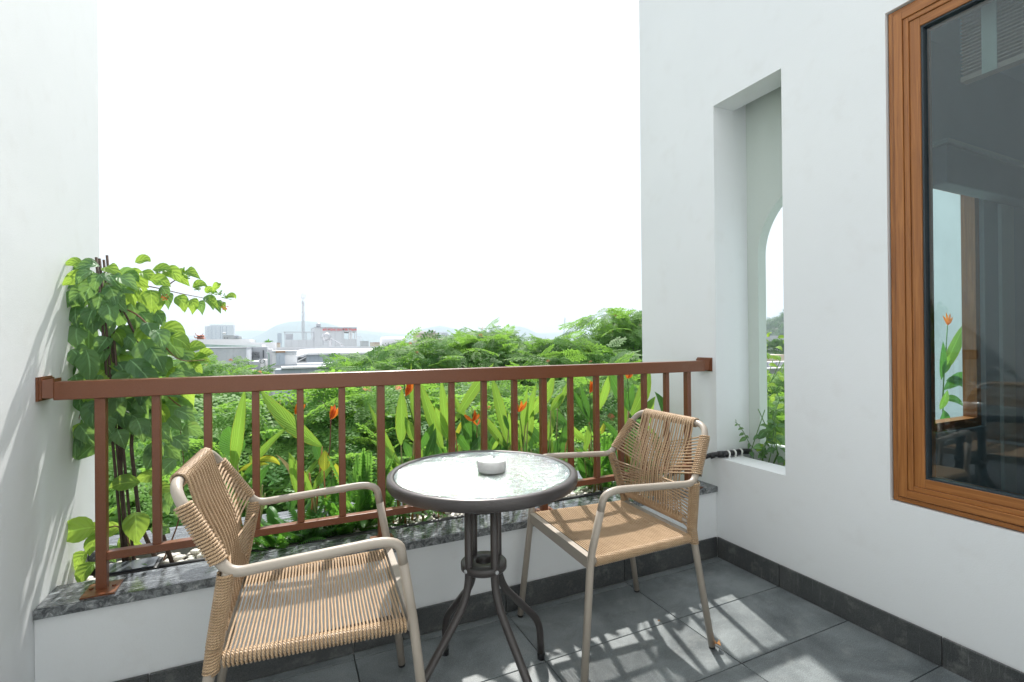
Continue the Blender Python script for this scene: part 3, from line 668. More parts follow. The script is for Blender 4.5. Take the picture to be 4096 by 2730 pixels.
# every leaf: base px, tip px, width px, material, bow (fraction sideways), depth
HEL = {
 0: (2.20, 'upright plant with one broad blade and a round pale leaf behind the left chair', [(935,1894,981,1549,56,'l',.0),(948,1826,914,1705,96,'p',0),(971,1925,1157,1705,34,'l',.12),(953,1889,1078,1858,26,'y',.2),(986,1975,1080,1858,42,'d',.05),(1030,1845,1121,1862,28,'y',.5),(940,1990,905,1900,30,'d',0)], []),
 1: (2.22, 'plant with a large arching leaf and a single red flower between balusters', [(1289,1788,1038,1556,66,'l',.10),(1252,1985,1152,1807,40,'l',.0),(1254,1960,1353,1838,36,'l',.15),(1296,1885,1300,1802,50,'y',.0),(1332,1850,1356,1935,30,'y',.1),(1300,1990,1335,1900,30,'d',0),(1178,1950,1101,1817,18,'b',-.25),(1158,2050,1190,1960,30,'d',0)], [(1322,1665,1.0,'r',1313,1835),(1180,1645,.9,'o',1190,1800)]),
 2: (2.20, 'plant of tall oval leaves under an orange flower left of the table', [(1593,1853,1473,1614,30,'l',.04),(1604,1782,1607,1553,50,'l',.0),(1655,1765,1620,1667,36,'l',.03),(1660,1705,1645,1452,20,'l',.03),(1680,1800,1736,1692,40,'g',.0),(1600,1900,1560,1800,34,'d',0),(1540,1920,1590,1840,30,'l',0),(1640,1830,1612,1760,30,'d',0)], [(1622,1572,1.1,'o',1655,1700)]),
 3: (2.24, 'plant of bright crossing blades behind the left rim of the table', [(1773,1810,1680,1527,46,'y2',.03),(1790,1772,1763,1509,34,'l',.0),(1798,1760,1741,1628,46,'l',.03),(1700,1835,1743,1711,34,'d',.0),(1745,1840,1725,1750,30,'d',0),(1800,1840,1790,1740,30,'d',0)], []),
 4: (2.22, 'plant with one long silver green leaf slanting over the railing and an orange flower', [(1815,1692,1976,1452,46,'l',.03),(1815,1765,1851,1680,20,'y',.04),(1895,1795,1845,1655,48,'g',.0),(1890,1742,1818,1587,38,'l',.05),(1880,1806,1822,1730,36,'d',.0),(1895,1790,1898,1667,26,'d',.0),(1880,1800,1922,1745,36,'d',.0)], [(1890,1672,.9,'o',1885,1790),(1908,1688,.6,'r',1900,1790)]),
 5: (2.20, 'plant with two broad leaves leaning left behind the middle of the table', [(2036,1792,1966,1502,46,'l',.04),(2035,1797,1904,1632,34,'l',.03),(1950,1800,2010,1705,30,'d',.04),(1970,1800,1995,1751,24,'l',.0),(2035,1722,2010,1648,16,'g',.0),(2045,1782,2035,1640,24,'l',.0)], []),
 6: (2.22, 'plant of upright yellow green leaves and a small orange flower behind the ashtray', [(2085,1790,2112,1546,34,'l',.05),(2100,1702,2145,1531,24,'l',.03),(2112,1667,2217,1491,52,'y2',-.06),(2105,1782,2135,1640,30,'l',.0),(2165,1767,2090,1686,40,'g',.06),(2125,1800,2118,1700,26,'d',0)], [(2075,1635,1.0,'o',2092,1790)]),
 7: (2.20, 'plant of grey green leaves folding over behind the right rim of the table', [(2185,1772,2210,1630,26,'l',.0),(2203,1642,2255,1570,36,'l',.0),(2230,1632,2270,1527,24,'l',.03),(2275,1702,2185,1621,36,'g',.08),(2235,1812,2258,1686,40,'d',.0),(2190,1815,2180,1750,26,'d',0),(2215,1820,2235,1750,26,'d',0)], []),
 8: (2.22, 'plant of narrow dark leaves with a wilting orange flower', [(2357,1690,2291,1560,28,'d',.05),(2362,1682,2322,1540,34,'g',.0),(2335,1814,2355,1695,34,'l',-.05),(2395,1642,2438,1494,32,'l',-.04),(2380,1655,2432,1520,24,'l',0),(2340,1762,2290,1700,24,'l',.1),(2390,1742,2418,1690,20,'y',.0),(2360,1932,2310,1832,42,'d',.05),(2372,1935,2350,1835,38,'d',.0),(2457,1900,2400,1833,28,'d',.1)], [(2358,1560,1.15,'o',2360,1700)]),
 9: (2.24, 'plant with the tallest flower, rising over the rail near the white end wall', [(2492,1612,2429,1482,40,'g',.04),(2500,1722,2500,1605,20,'l',.0),(2517,1680,2600,1478,58,'l',-.07),(2516,1647,2534,1530,30,'g',.0),(2512,1642,2495,1550,28,'g',.0),(2541,1669,2622,1586,28,'l',.04),(2505,1740,2515,1650,30,'d',0)], [(2510,1502,1.1,'o',2515,1665)]),
 10: (2.30, 'short plant with one curled blue green leaf against the white end wall', [(2662,1710,2618,1567,38,'g',-.10),(2600,1700,2622,1590,20,'l',0),(2640,1830,2610,1720,34,'d',.0),(2660,1850,2675,1745,30,'g',.0),(2585,1850,2570,1740,28,'d',0)], []),
}
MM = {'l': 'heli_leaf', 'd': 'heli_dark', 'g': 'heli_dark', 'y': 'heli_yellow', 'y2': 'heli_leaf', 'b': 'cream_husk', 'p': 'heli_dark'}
def flower(parent, pos, size, kind, foot, k):
    pos = np.array(pos, float); foot = np.array(foot, float)
    q = B(); mid = (pos+foot)/2+(.006, 0, 0); q.tube([foot, foot*.3+mid*.7, mid*.4+pos*.6, pos], [.0030, .0026, .0024, .0030], 6); make('flower_stem', q, 'twig' if kind == 'r' else 'stem', parent, True)
    r2 = random.Random(k)
    for i in range(4 if size > .7 else 2):
        a = r2.uniform(-.9, .9) if i else .25; L = size*r2.uniform(.050, .078)
        tip = pos+np.array((math.sin(a)*L, r2.uniform(-.012, .012), math.cos(a)*L))
        q = blade(pos, tip, size*.021, (math.copysign(.004, a), 0, 0), (0, -1, 0), .8, 'lance', 6)
        make('bract', q, 'bract_red' if kind == 'r' and i == 0 else 'bract', parent, True)
    for i in range(3):
        a = r2.uniform(-.6, .6); L = size*r2.uniform(.03, .06); p2 = pos+(0, .003, size*.02)
        pth = [p2, p2+(math.sin(a)*L*.5, 0, L*.5), p2+(math.sin(a)*L*.8-.004, 0, L), p2+(math.sin(a)*L*1.2-.012, 0, L*1.05)]
        q = B(); q.tube(fillet(pth, .008, 4), .0011*size, 4); make('spent_floret', q, 'husk', parent, True)
for k, (Y, label, leaves, flowers) in HEL.items():
    bx = sum(l[0] for l in leaves)/len(leaves); g = at(bx, 1800, Y); root = np.array((g[0], Y, .29))
    pl = empty('flowering_plant', root, label, 'plant', HG)
    tops = []
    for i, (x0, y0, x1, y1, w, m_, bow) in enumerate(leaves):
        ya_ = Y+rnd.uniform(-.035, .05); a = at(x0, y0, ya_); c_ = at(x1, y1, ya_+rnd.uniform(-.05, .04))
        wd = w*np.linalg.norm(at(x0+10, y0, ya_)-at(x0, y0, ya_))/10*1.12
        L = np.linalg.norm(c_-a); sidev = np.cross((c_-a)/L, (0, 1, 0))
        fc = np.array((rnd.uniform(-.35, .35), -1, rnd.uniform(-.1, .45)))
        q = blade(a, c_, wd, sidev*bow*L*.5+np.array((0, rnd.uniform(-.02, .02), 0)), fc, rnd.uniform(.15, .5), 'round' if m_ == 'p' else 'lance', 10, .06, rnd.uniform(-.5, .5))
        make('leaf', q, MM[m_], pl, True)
        if a[2] > .45 and m_ != 'b':
            rt = root+(rnd.uniform(-.03, .03)+(a[0]-root[0])*.5, rnd.uniform(-.03, .03), 0)
            q = B(); q.tube([rt, rt*.55+a*.45+(0, .01, .02), a], [.0045, .0040, .0026], 6); make('stalk', q, 'cane' if i % 3 else 'dry', pl, True)
    for j in range(5):
        rt = root+(rnd.uniform(-.07, .07), rnd.uniform(-.05, .05), 0)
        q = B(); q.tube([rt, rt+(rnd.uniform(-.02, .02), 0, .12), rt+(rnd.uniform(-.04, .04), rnd.uniform(-.02, .02), rnd.uniform(.2, .3))], [.007, .006, .003], 7); make('cane', q, rnd.choice(['cane', 'dry', 'cane', 'stem']), pl, True)
    for j in range(5):                 # low leaves that fill the foot of the clump
        rt = root+(rnd.uniform(-.08, .08), rnd.uniform(-.05, .08), rnd.uniform(.12, .3)); a = rnd.uniform(-.9, .9); L = rnd.uniform(.12, .2)
        q = blade(rt, rt+(math.sin(a)*L, rnd.uniform(-.04, .06), math.cos(a)*L), rnd.uniform(.025, .04), (0, 0, .01), (rnd.uniform(-.5, .5), -1, .3), .3)
        make('leaf', q, rnd.choice(['heli_dark', 'heli_leaf', 'heli_dark']), pl, True)
    for j, (fx, fy, s, kd, sx_, sy_) in enumerate(flowers):
        flower(pl, at(fx, fy+14, Y-.06), s, kd, at(sx_, sy_, Y), k*10+j)
# the flowered plant seen through the room
pl = empty('flowering_plant', (3.85, 1.68, .41), 'red flowered plant seen through the dark glass, behind the inner window', 'plant')
for (x0, y0, x1, y1, w, bow, m_) in ((3765,1500,3866,1284,30,.05,'l'),(3765,1520,3772,1365,20,0,'d'),(3770,1500,3795,1420,22,0,'l'),(3775,1560,3890,1510,30,.3,'d'),(3770,1600,3858,1630,18,.4,'d'),(3785,1525,3870,1560,22,.4,'d'),(3765,1720,3775,1640,34,0,'d'),(3775,1720,3810,1680,24,.1,'l'),(3760,1640,3790,1560,20,0,'l')):
    a, c_ = at(x0, y0, 1.66), at(x1, y1, 1.62); wd = w*np.linalg.norm(at(x0+10, y0, 1.66)-at(x0, y0, 1.66))/10
    L = np.linalg.norm(c_-a); make('leaf', blade(a, c_, wd, np.array((0, 0, 1))*bow*L*.4, (-.4, -1, .2), .3), MM[m_], pl, True)
q = B(); q.tube([at(3770, 1720, 1.66), at(3775, 1500, 1.66), at(3785, 1390, 1.66)], .004, 6); make('stalk', q, 'stem', pl, True)
fp = at(3790, 1302, 1.64); q = B(); q.tube([at(3770, 1600, 1.66), fp], .003, 6); make('flower_stem', q, 'stem', pl, True)
for i, a in enumerate((-.75, -.2, .4, .85)):
    L = .085; make('bract', blade(fp, fp+(math.sin(a)*L, 0, math.cos(a)*L), .018, (0, 0, 0), (-.5, -1, 0), .6, 'lance', 6), 'bract', pl, True)

# ---- ferns
def frond(a, tipd, L, droop, w, n=22):
    """one fern frond: rachis and pinnae as one mesh"""
    q = B(); a = np.array(a, float); d = np.array(tipd, float); d /= np.linalg.norm(d)
    side = np.cross(d, (0, 0, 1.)); side /= np.linalg.norm(side)+1e-9
    pts = [a+d*L*t+np.array((0, 0, -droop*L*t*t)) for t in np.linspace(0, 1, n+1)]
    q.tube(pts[::3]+[pts[-1]], .0012, 3, cap=False)
    for i in range(1, n):
        t = i/n; wd = w*(math.sin(PI*(t*.9+.08))**.6)*(1-.3*t); dd = pts[i+1]-pts[i]; dd /= np.linalg.norm(dd); up = np.cross(side, dd)
        for s in (1, -1):
            tip = pts[i]+side*s*wd+dd*wd*.25+up*(-.22*wd); hb = L/n*.40
            q.add([pts[i]-dd*hb, pts[i]+side*s*wd*.55-dd*hb*.7+up*.03*wd, tip, pts[i]+side*s*wd*.55+dd*hb*.9+up*.03*wd, pts[i]+dd*hb], [(0, 1, 4), (1, 3, 4), (1, 2, 3)], [(0, t)]*5)
    return q
def fern(px, py, Y, nf, L, lab, m_, up=.8, seed=0):
    r2 = random.Random(seed); g = at(px, py, Y); root = np.array((g[0], Y, .30)); e = empty('fern', root, lab, 'fern', 'ferns in the planter')
    for i in range(nf):
        a = 2*PI*i/nf+r2.uniform(-.4, .4); el = r2.uniform(up*.45, up*1.5); l_ = L*r2.uniform(.7, 1.15)
        d = (math.cos(a)*math.cos(el), math.sin(a)*math.cos(el)*.6-.12, math.sin(el))
        make('frond', frond(root+(math.cos(a)*.02, math.sin(a)*.02, 0), d, l_, r2.uniform(.25, .75)*(1.4-math.sin(el)), r2.uniform(.024, .032)), m_, e, True)
fern(1120, 2150, 2.14, 34, .30, 'dense dark fern hanging over the pebbles behind the left chair', 'fern', .75, 1)
fern(1230, 2120, 2.16, 26, .27, 'dark fern at the foot of the single red flower', 'fern', .7, 2)
fern(1375, 2110, 2.20, 34, .33, 'dark spreading fern right of the single red flower', 'fern', .9, 3)
fern(1455, 2080, 2.22, 34, .46, 'tall pale green fern with upright fronds left of the table', 'fern_light', 1.15, 4)
fern(1530, 2060, 2.26, 22, .40, 'pale green fern half hidden behind the left rim of the table', 'fern_light', 1.05, 6)
fern(1652, 2080, 2.12, 6, .13, 'tiny fern sprig standing in the pebbles below the table rim', 'fern', .9, 5)
fern(2418, 1950, 2.26, 28, .42, 'bright fern behind the back of the right chair', 'fern', 1.1, 7)
fern(2560, 1930, 2.24, 20, .32, 'small fern low in the planter beside the white end wall', 'fern', .9, 8)
fern(1000, 2160, 2.20, 18, .24, 'low fern between the climbing plant and the dense dark fern', 'fern', .8, 9)

# ---- pebbles, pavers, pipe, lamp box, fallen leaves
def blob(r2, c, s):
    ph = [(math.cos(a)*math.cos(e), math.sin(a)*math.cos(e), math.sin(e)) for e in (-.5, .5) for a in np.arange(6)/6*2*PI+(e > 0)*.5]+[(0, 0, 1), (0, 0, -1)]
    sc = np.array((r2.uniform(.8, 1.4), r2.uniform(.8, 1.3), r2.uniform(.5, .75)))*s; an = r2.uniform(0, PI)
    v = np.array(ph)*sc*(1+np.array([[r2.uniform(-.12, .12)] for _ in ph])); ca, sa = math.cos(an), math.sin(an)
    v = np.stack([v[:, 0]*ca-v[:, 1]*sa, v[:, 0]*sa+v[:, 1]*ca, v[:, 2]], 1)+c
    f = [(12, 6+i, 6+(i+1) % 6) for i in range(6)]+[(13, (i+1) % 6, i) for i in range(6)]+[(i, (i+1) % 6, 6+i) for i in range(6)]+[((i+1) % 6, 6+(i+1) % 6, 6+i) for i in range(6)]
    return v, f
pb = B(); r2 = random.Random(3)
for i in range(1700):
    x = r2.uniform(XL+.03, XR-.03); y = r2.uniform(YP+.158, 2.28); s = r2.uniform(.009, .021)
    v, f = blob(r2, np.array((x, y, .292+s*.5+r2.uniform(0, .028))), s); pb.add(v, f)
o = make('pebbles', pb, 'pebble', None, True); tag(o, 'white pebbles covering the soil of the planter', 'pebbles', None, 'stuff')
md = o.modifiers.new('sub', 'SUBSURF'); md.levels = 1; md.render_levels = 1
for i, (px, py) in enumerate(((1222, 2183), (1248, 2180), (2285, 2010), (2325, 1998))):
    g = on(px, py, 2, .322); q = B(); q.box((g[0]-.026, g[1]-.055, .308), (g[0]+.026, g[1]+.055, .325))
    o = make('paver', q, 'paver'); bevel(o, .003, 2); lab = ['left of the two grey paver strips under the ferns', 'right of the two grey paver strips under the ferns', 'left of the two grey paver strips behind the right chair arm', 'right of the two grey paver strips behind the right chair arm'][i]
    tag(o, lab, 'paver', 'paver strips in the pebbles')
# irrigation pipe along the planter, up and through the slot
pp = [at(615, 2262, 2.10), at(900, 2215, 2.10), at(1200, 2160, 2.10), at(1640, 2085, 2.10), at(2100, 2010, 2.10), at(2400, 1960, 2.11)]
pp = [np.array((p_[0], p_[1], .338)) for p_ in pp]
sx1 = [np.array((1.80, 2.07, .36)), np.array((1.93, 1.99, .45)), np.array((2.02, 1.90, .528)), np.array((2.07, 1.845, .535))]
q = B(); q.tube(fillet(pp+sx1, .08, 5), .0125, 12); hose = make('irrigation_pipe', q, 'rubber', None, True); tag(hose, 'black water pipe running along the planter pebbles and up to the wall slot', 'pipe')
q = B(); q.tube([np.array((2.045, 1.862, .534)), np.array((2.072, 1.848, .535))], .0165, 12); q.tube([np.array((2.012, 1.885, .522)), np.array((2.03, 1.872, .531))], .0155, 12)
make('coupling', q, 'rubber', hose, True)
q = B(); q.tube([(2.07, 1.848, .536), (2.20, 1.848, .536), (2.27, 1.848, .53)], .0150, 12); make('sleeve', q, 'rubber', hose, True)
for x in (2.098, 2.142, 2.190):
    q = B(); q.tube([(x-.005, 1.848, .536), (x+.005, 1.848, .536)], .0185, 12); q.box((x-.005, 1.832, .5165), (x+.005, 1.872, .530)); make('pipe_clip', q, 'ceramic', hose)
for i, (px, py) in enumerate(((655, 2245),)):
    pass
# lamp box at the left end of the planter
g = on(500, 2300, 2, .36); e = empty('garden_floodlight', (g[0], 2.10, .30), 'black floodlight box lying at the foot of the climbing plant', 'lamp')
q = B(); q.box((g[0]-.085, 2.055, .312), (g[0]+.085, 2.155, .362)); bevel(make('housing', q, 'rubber', e), .006, 2)
q = B(); q.box((g[0]-.075, 2.06, .363), (g[0]+.075, 2.145, .367)); make('lens', q, 'window_dark', e)
q = B(); q.tube([(g[0]-.03, 2.05, .33), (g[0]+.03, 2.048, .335), (g[0]+.05, 2.045, .325)], .005, 8); make('bracket', q, 'steel', e, True)
q = B(); q.tube([(g[0]+.072, 2.054, .335), (g[0]+.072, 2.046, .335)], .010, 10); make('knob', q, 'rubber', e, True)
# fallen leaves
def dry_leaf(c, s, lab, seed):
    r3 = random.Random(seed); q = B(); n = 9; vv = [np.array(c)+(0, 0, s*.25)]
    for i in range(n):
        a = 2*PI*i/n; rr = s*(.55+.45*(i % 2))*r3.uniform(.8, 1.2); vv.append(np.array(c)+(math.cos(a)*rr*.8, math.sin(a)*rr*.55, max(.002, s*.5*abs(math.sin(a*1.5+seed))+r3.uniform(0, s*.25))))
    q.add(vv, [(0, 1+i, 1+(i+1) % n) for i in range(n)]); tag(make('fallen_leaf', q, 'dry'), lab, 'leaf', 'dry leaves on the floor')
g = on(2865, 2598, 2, 0); dry_leaf((g[0], g[1], .012), .030, 'crumpled brown leaf against the rear foot of the right chair', 2)
g = on(2636, 2490, 2, 0); dry_leaf((g[0], g[1], .003), .009, 'tiny brown leaf scrap on a floor tile under the right chair', 5)
# small vine in the slot
vn = empty('slot_vine', (2.20, 1.80, .52), 'thin green vine climbing out over the sill of the wall slot', 'plant')
vp = [on(x, y, 1, 1.80) for x, y in ((3090, 1855), (3040, 1815), (3000, 1780), (2975, 1730), (2955, 1700), (2940, 1688))]
q = B(); q.tube(fillet(vp, .02, 4), .0018, 5); make('stem', q, 'stem', vn, True)
for (x0, y0, x1, y1, w) in ((2998,1775,2992,1798,16),(3000,1808,3012,1832,26),(2985,1752,2955,1770,20),(2975,1735,2955,1745,14),(2980,1745,2995,1755,14),(2965,1715,2952,1722,12),(2962,1716,2975,1718,12),(2950,1700,2938,1706,10),(2953,1702,2962,1700,8),(3015,1795,3035,1790,14),(3030,1805,3060,1800,16),(3050,1830,3095,1835,24),(3060,1840,3110,1850,22),(2945,1690,2940,1680,8)):
    a, c_ = on(x0, y0, 1, 1.80), on(x1, y1, 1, 1.78); make('leaf', blade(a, c_, w*.00115, (0, 0, .003), (-.3, -1, .5), .3, 'ovate', 6), 'creeper_leaf', vn, True)
# shrubs in the slot behind the sill
for k, (cx_, cy2, cz, lab, n_, m_) in enumerate(((2.243, 1.76, .60, 'leafy shrub in the gap behind the slot sill', 34, 'creeper_leaf'), (2.52, 1.93, .85, 'bright green leafy shrub outside the arch', 90, 'creeper_light'))):
    e = empty('shrub', (cx_, cy2, cz-.25), lab, 'shrub')
    for i in range(n_):
        s_ = .045 if k == 0 else .16; c0 = np.array((cx_+rnd.gauss(0, s_*.6), cy2-abs(rnd.gauss(0, s_*1.4)) if k == 0 else cy2+rnd.gauss(0, s_), cz+rnd.uniform(-.12, .10 if k == 0 else .30)))
        if k == 1 and c0[0] < 2.37: c0[0] = 2.37+rnd.random()*.2
        a = rnd.uniform(0, 2*PI); L = rnd.uniform(.05, .09); make('leaf', blade(c0, c0+(math.cos(a)*L, math.sin(a)*L*.6, rnd.uniform(-.02, .04)), L*.45, (0, 0, .008), (-.3, -.8, .8), .25, 'ovate', 6), rnd.choice([m_, m_, 'creeper_light']), e, True)
    for i in range(6):
        c0 = np.array((cx_, cy2, cz-.25)); q = B(); q.tube([c0, c0+(rnd.uniform(-.03, .03), rnd.uniform(-.12, .05), .2), c0+(rnd.uniform(-.04, .06), rnd.uniform(-.2, .1), .42)], .0025, 5); make('branch', q, 'stem', e, True)
g = at(3140, 1765, 1.72); make('leaf', blade((2.26, 1.66, .66), on(3075, 1670, 1, 1.72), .06, (0, 0, 0), (-.5, -1, .2), .3), 'heli_leaf', e, True)

# ================================================================== CLIMBING PLANT ON STAKES
cp = empty('climbing_plant', (-.47, 2.16, .29), 'climbing plant with broad hanging leaves tied to a bundle of stakes by the white wall', 'plant')
YC = 2.16
for i, (bx_, by_, tx_, ty_, r) in enumerate(((500,2230,385,1030,.0048),(515,2260,398,1035,.0048),(540,2270,428,1022,.0045),(505,2300,415,1040,.0045))):
    a, c_ = at(bx_, by_, YC), at(tx_, ty_, YC+.01*i); a[2] = .30; q = B(); q.tube([a, (a+c_)/2+(rnd.uniform(-.01, .01), .01, 0), c_], [r, r*.95, r*.9], 8); make('stake', q, 'bark', cp, True)
brs = [[(640,2330),(560,2100),(520,1750),(600,1500),(540,1330),(480,1240),(420,1180)], [(700,2330),(620,2050),(640,1560),(585,1440),(520,1290),(440,1150)], [(520,2330),(500,2100),(480,1850),(520,1600),(430,1400),(360,1300)],
       [(430,1160),(520,1135),(620,1150),(720,1175),(800,1190),(900,1210)], [(480,1230),(560,1260),(660,1390),(720,1450),(820,1440)], [(600,1500),(680,1600),(760,1650),(800,1740)], [(440,1500),(330,1620),(310,1700)],
       [(640,2320),(720,2080),(740,1900),(720,1700)], [(560,2250),(480,2090),(400,2130),(300,2250)], [(650,1160),(700,1120),(735,1110)]]
for i, br in enumerate(brs):
    Yb = YC+rnd.uniform(-.03, .10); pts_ = [at(x, y, Yb+rnd.uniform(-.02, .02)) for x, y in br]
    if br[0][1] > 2240: pts_[0][2] = .30
    q = B(); r0 = .0075 if i < 3 else .003; q.tube(fillet(pts_, .06, 5), np.linspace(r0, r0*.4, len(fillet(pts_, .06, 5))), 6); make('branch', q, 'bark' if i < 3 else 'twig', cp, True)
lv = {}
def hang_leaf(px, py, w, ang, Y, light=False, long=1.42, sway=None):
    """leaf hung by its stalk: px,py = top of blade in the photo; ang = direction it points, 0 = down"""
    a = at(px, py, Y); sc = np.linalg.norm(at(px+10, py, Y)-at(px, py, Y))/10; W_ = w*sc*1.22; L = W_*long
    d = np.array((math.sin(ang), rnd.uniform(-.35, .15), -math.cos(ang))); d /= np.linalg.norm(d)
    fc = np.array((rnd.uniform(-.45, .45) if sway is None else sway, -1, rnd.uniform(.0, .75)))
    q = blade(a, a+d*L, W_, np.array((rnd.uniform(-.01, .01), -.012, .010)), fc, rnd.uniform(.12, .4), 'ovate', 9, rnd.uniform(.02, .12), rnd.uniform(-.5, .5))
    make('leaf', q, 'creeper_light' if light else 'creeper_leaf', cp, True)
big = [(361,1288,118,0,0),(412,1278,62,.1,0),(345,1400,106,.05,0),(430,1372,96,.5,0),(485,1225,72,.0,0),(505,1345,70,.55,0),(408,1190,70,.0,0),(300,1130,60,-1.0,0),(395,1115,80,-1.35,0),(440,1150,80,1.3,0),(360,1075,58,-1.1,0),
       (500,1090,70,.9,1),(470,1100,60,1.2,0),(330,1180,60,-.7,0),(290,1330,70,-.1,0),(310,1420,60,-.3,0),(560,1250,60,.5,0),(590,1290,62,.4,0),(620,1320,70,.35,0),(600,1390,80,.4,0),(520,1440,90,.6,0),(560,1480,80,.4,0),(470,1450,80,.2,0),(400,1500,70,0,0),(300,1500,60,.1,0),
       (640,1430,70,.5,0),(540,1585,92,.35,0),(460,1560,60,.1,0),(500,1640,60,0,0),(390,1600,60,-.1,0),(300,1620,50,-.7,0),(320,1680,52,0,0),(330,1590,50,.1,0),(430,1660,70,.2,0),(470,1720,62,.3,0),(350,1730,54,-.1,0),(450,1560,66,.0,0),(375,1640,60,.1,0),(560,1690,60,.2,0),(580,1560,70,.6,0),(640,1545,66,1.0,0),(660,1620,84,1.2,0),(700,1640,60,.9,0),(640,1700,60,.6,0),(690,1750,60,.7,0),(700,1840,62,-.7,0),(650,1790,70,-.5,0),(740,1700,60,.9,0),
       (440,1150,60,.6,1),(560,1090,52,.9,1),(600,1120,52,1.2,1),(545,1100,60,.4,1),(600,1160,66,.0,1),(560,1150,60,-.2,1),(640,1150,40,.4,0),(665,1175,46,.1,0),(650,1190,58,-.15,1),(700,1190,50,.5,1),(740,1190,40,-.1,1),(760,1200,44,.15,1),(790,1210,38,.3,0),(815,1190,42,.55,0),(830,1200,36,.8,1),(860,1200,40,.35,0),(700,1085,56,.7,1),(740,1090,46,1.1,1),(650,1080,58,.9,1),(610,1080,48,1.4,1),(880,1210,30,.5,1),(770,1150,36,1.6,1),(820,1170,30,1.5,1),(850,1165,26,2.5,1),(900,1190,26,1.4,1),
       (540,1050,40,1.6,1),(330,1060,44,-1.4,1),(310,1085,30,-.8,1),(640,1310,70,1.1,1),(680,1350,60,.9,1),(690,1400,66,.9,0),(700,1420,60,1.35,1),(760,1440,50,1.4,1),(790,1430,44,1.8,1),(740,1400,50,1.7,1),(700,1480,60,1.2,0),(680,1500,50,.8,0),(740,1460,48,1.0,1),
       (560,1930,66,-1.5,1),(600,1960,66,1.5,1),(540,2050,88,.1,1),(490,2110,60,-1.4,1),(380,2110,100,-1.45,1),(400,2140,60,-.4,1),(380,2250,70,-.5,1),(350,2210,60,-.45,1),(430,2180,60,.3,0),(470,2170,70,1.2,1),(500,2200,56,1.4,1),(660,1990,50,.2,0),(700,1960,46,-.2,0),(620,1900,50,-1.3,1),(690,2020,40,.3,0),(560,2260,52,.2,0),(430,2110,60,-1.3,1),(600,2120,50,1.2,0)]
for (px, py, w, ang, lt) in big: hang_leaf(px, py, w, ang, YC+rnd.uniform(-.07, .10), bool(lt))
def inside(px, py):
    c = [(1080, 330, 470), (1150, 285, 560), (1300, 262, 640), (1450, 262, 690), (1600, 300, 700), (1750, 315, 680), (1840, 330, 640)]
    for (y0, a0, b0), (y1, a1, b1) in zip(c[:-1], c[1:]):
        if y0 <= py < y1: f = (py-y0)/(y1-y0); return a0+(a1-a0)*f < px < b0+(b1-b0)*f
    return False
for (px, py, w, ang, lt) in ((395,1062,60,-1.2,0),(420,1070,56,1.0,1),(372,1085,62,-.7,0),(440,1095,66,.6,0),(405,1100,60,-.3,0),(350,1110,64,-1.1,1),(470,1110,60,.9,0),(385,1135,66,-.5,0),(430,1140,70,.3,0),(400,1170,72,-.2,0),(455,1175,66,.5,0),(345,1165,60,-.8,0),(425,1215,74,.1,0),(380,1230,70,-.3,0)): hang_leaf(px, py, w, ang, YC-rnd.uniform(.04, .10), bool(lt))
cnt = 0
while cnt < 118:
    px, py = rnd.uniform(255, 720), rnd.uniform(1085, 1800)
    if not inside(px, py+30): continue
    if py > 1600 and rnd.random() < .45: continue
    cnt += 1; right = (px-420)/300
    hang_leaf(px, py, rnd.uniform(48, 100), rnd.gauss(right*.5, .45), YC+rnd.uniform(-.02, .20), rnd.random() < .10+.22*max(0, right))
for (px, py) in ((725,1100),(745,1115),(735,1090),(640,1098),(850,1175),(880,1180),(905,1195),(790,1160)):      # buds
    c0 = at(px, py, YC); q = B()
    for i in range(14):
        a, el = rnd.uniform(0, 2*PI), rnd.uniform(-.3, 1.4); d = np.array((math.cos(a)*math.cos(el), math.sin(a)*math.cos(el), math.sin(el)))*rnd.uniform(.010, .022)
        q.tube([c0, c0+d], [.0007, .0016], 4)
    make('bud_cluster', q, 'creeper_light', cp)
for (px, py) in ((652, 1182), (660, 1170), (900, 1228), (1010-350, 1190)):
    c0 = at(px, py, YC-.02); q = B()
    for i in range(6):
        a = i/6*2*PI; q.add([c0, c0+(math.cos(a)*.012-.003, 0, math.sin(a)*.012), c0+(math.cos(a)*.014, -.003, math.sin(a)*.014), c0+(math.cos(a+.3)*.011, 0, math.sin(a+.3)*.011)], [(0, 1, 2, 3)])
    make('flower', q, 'bract_red', cp)

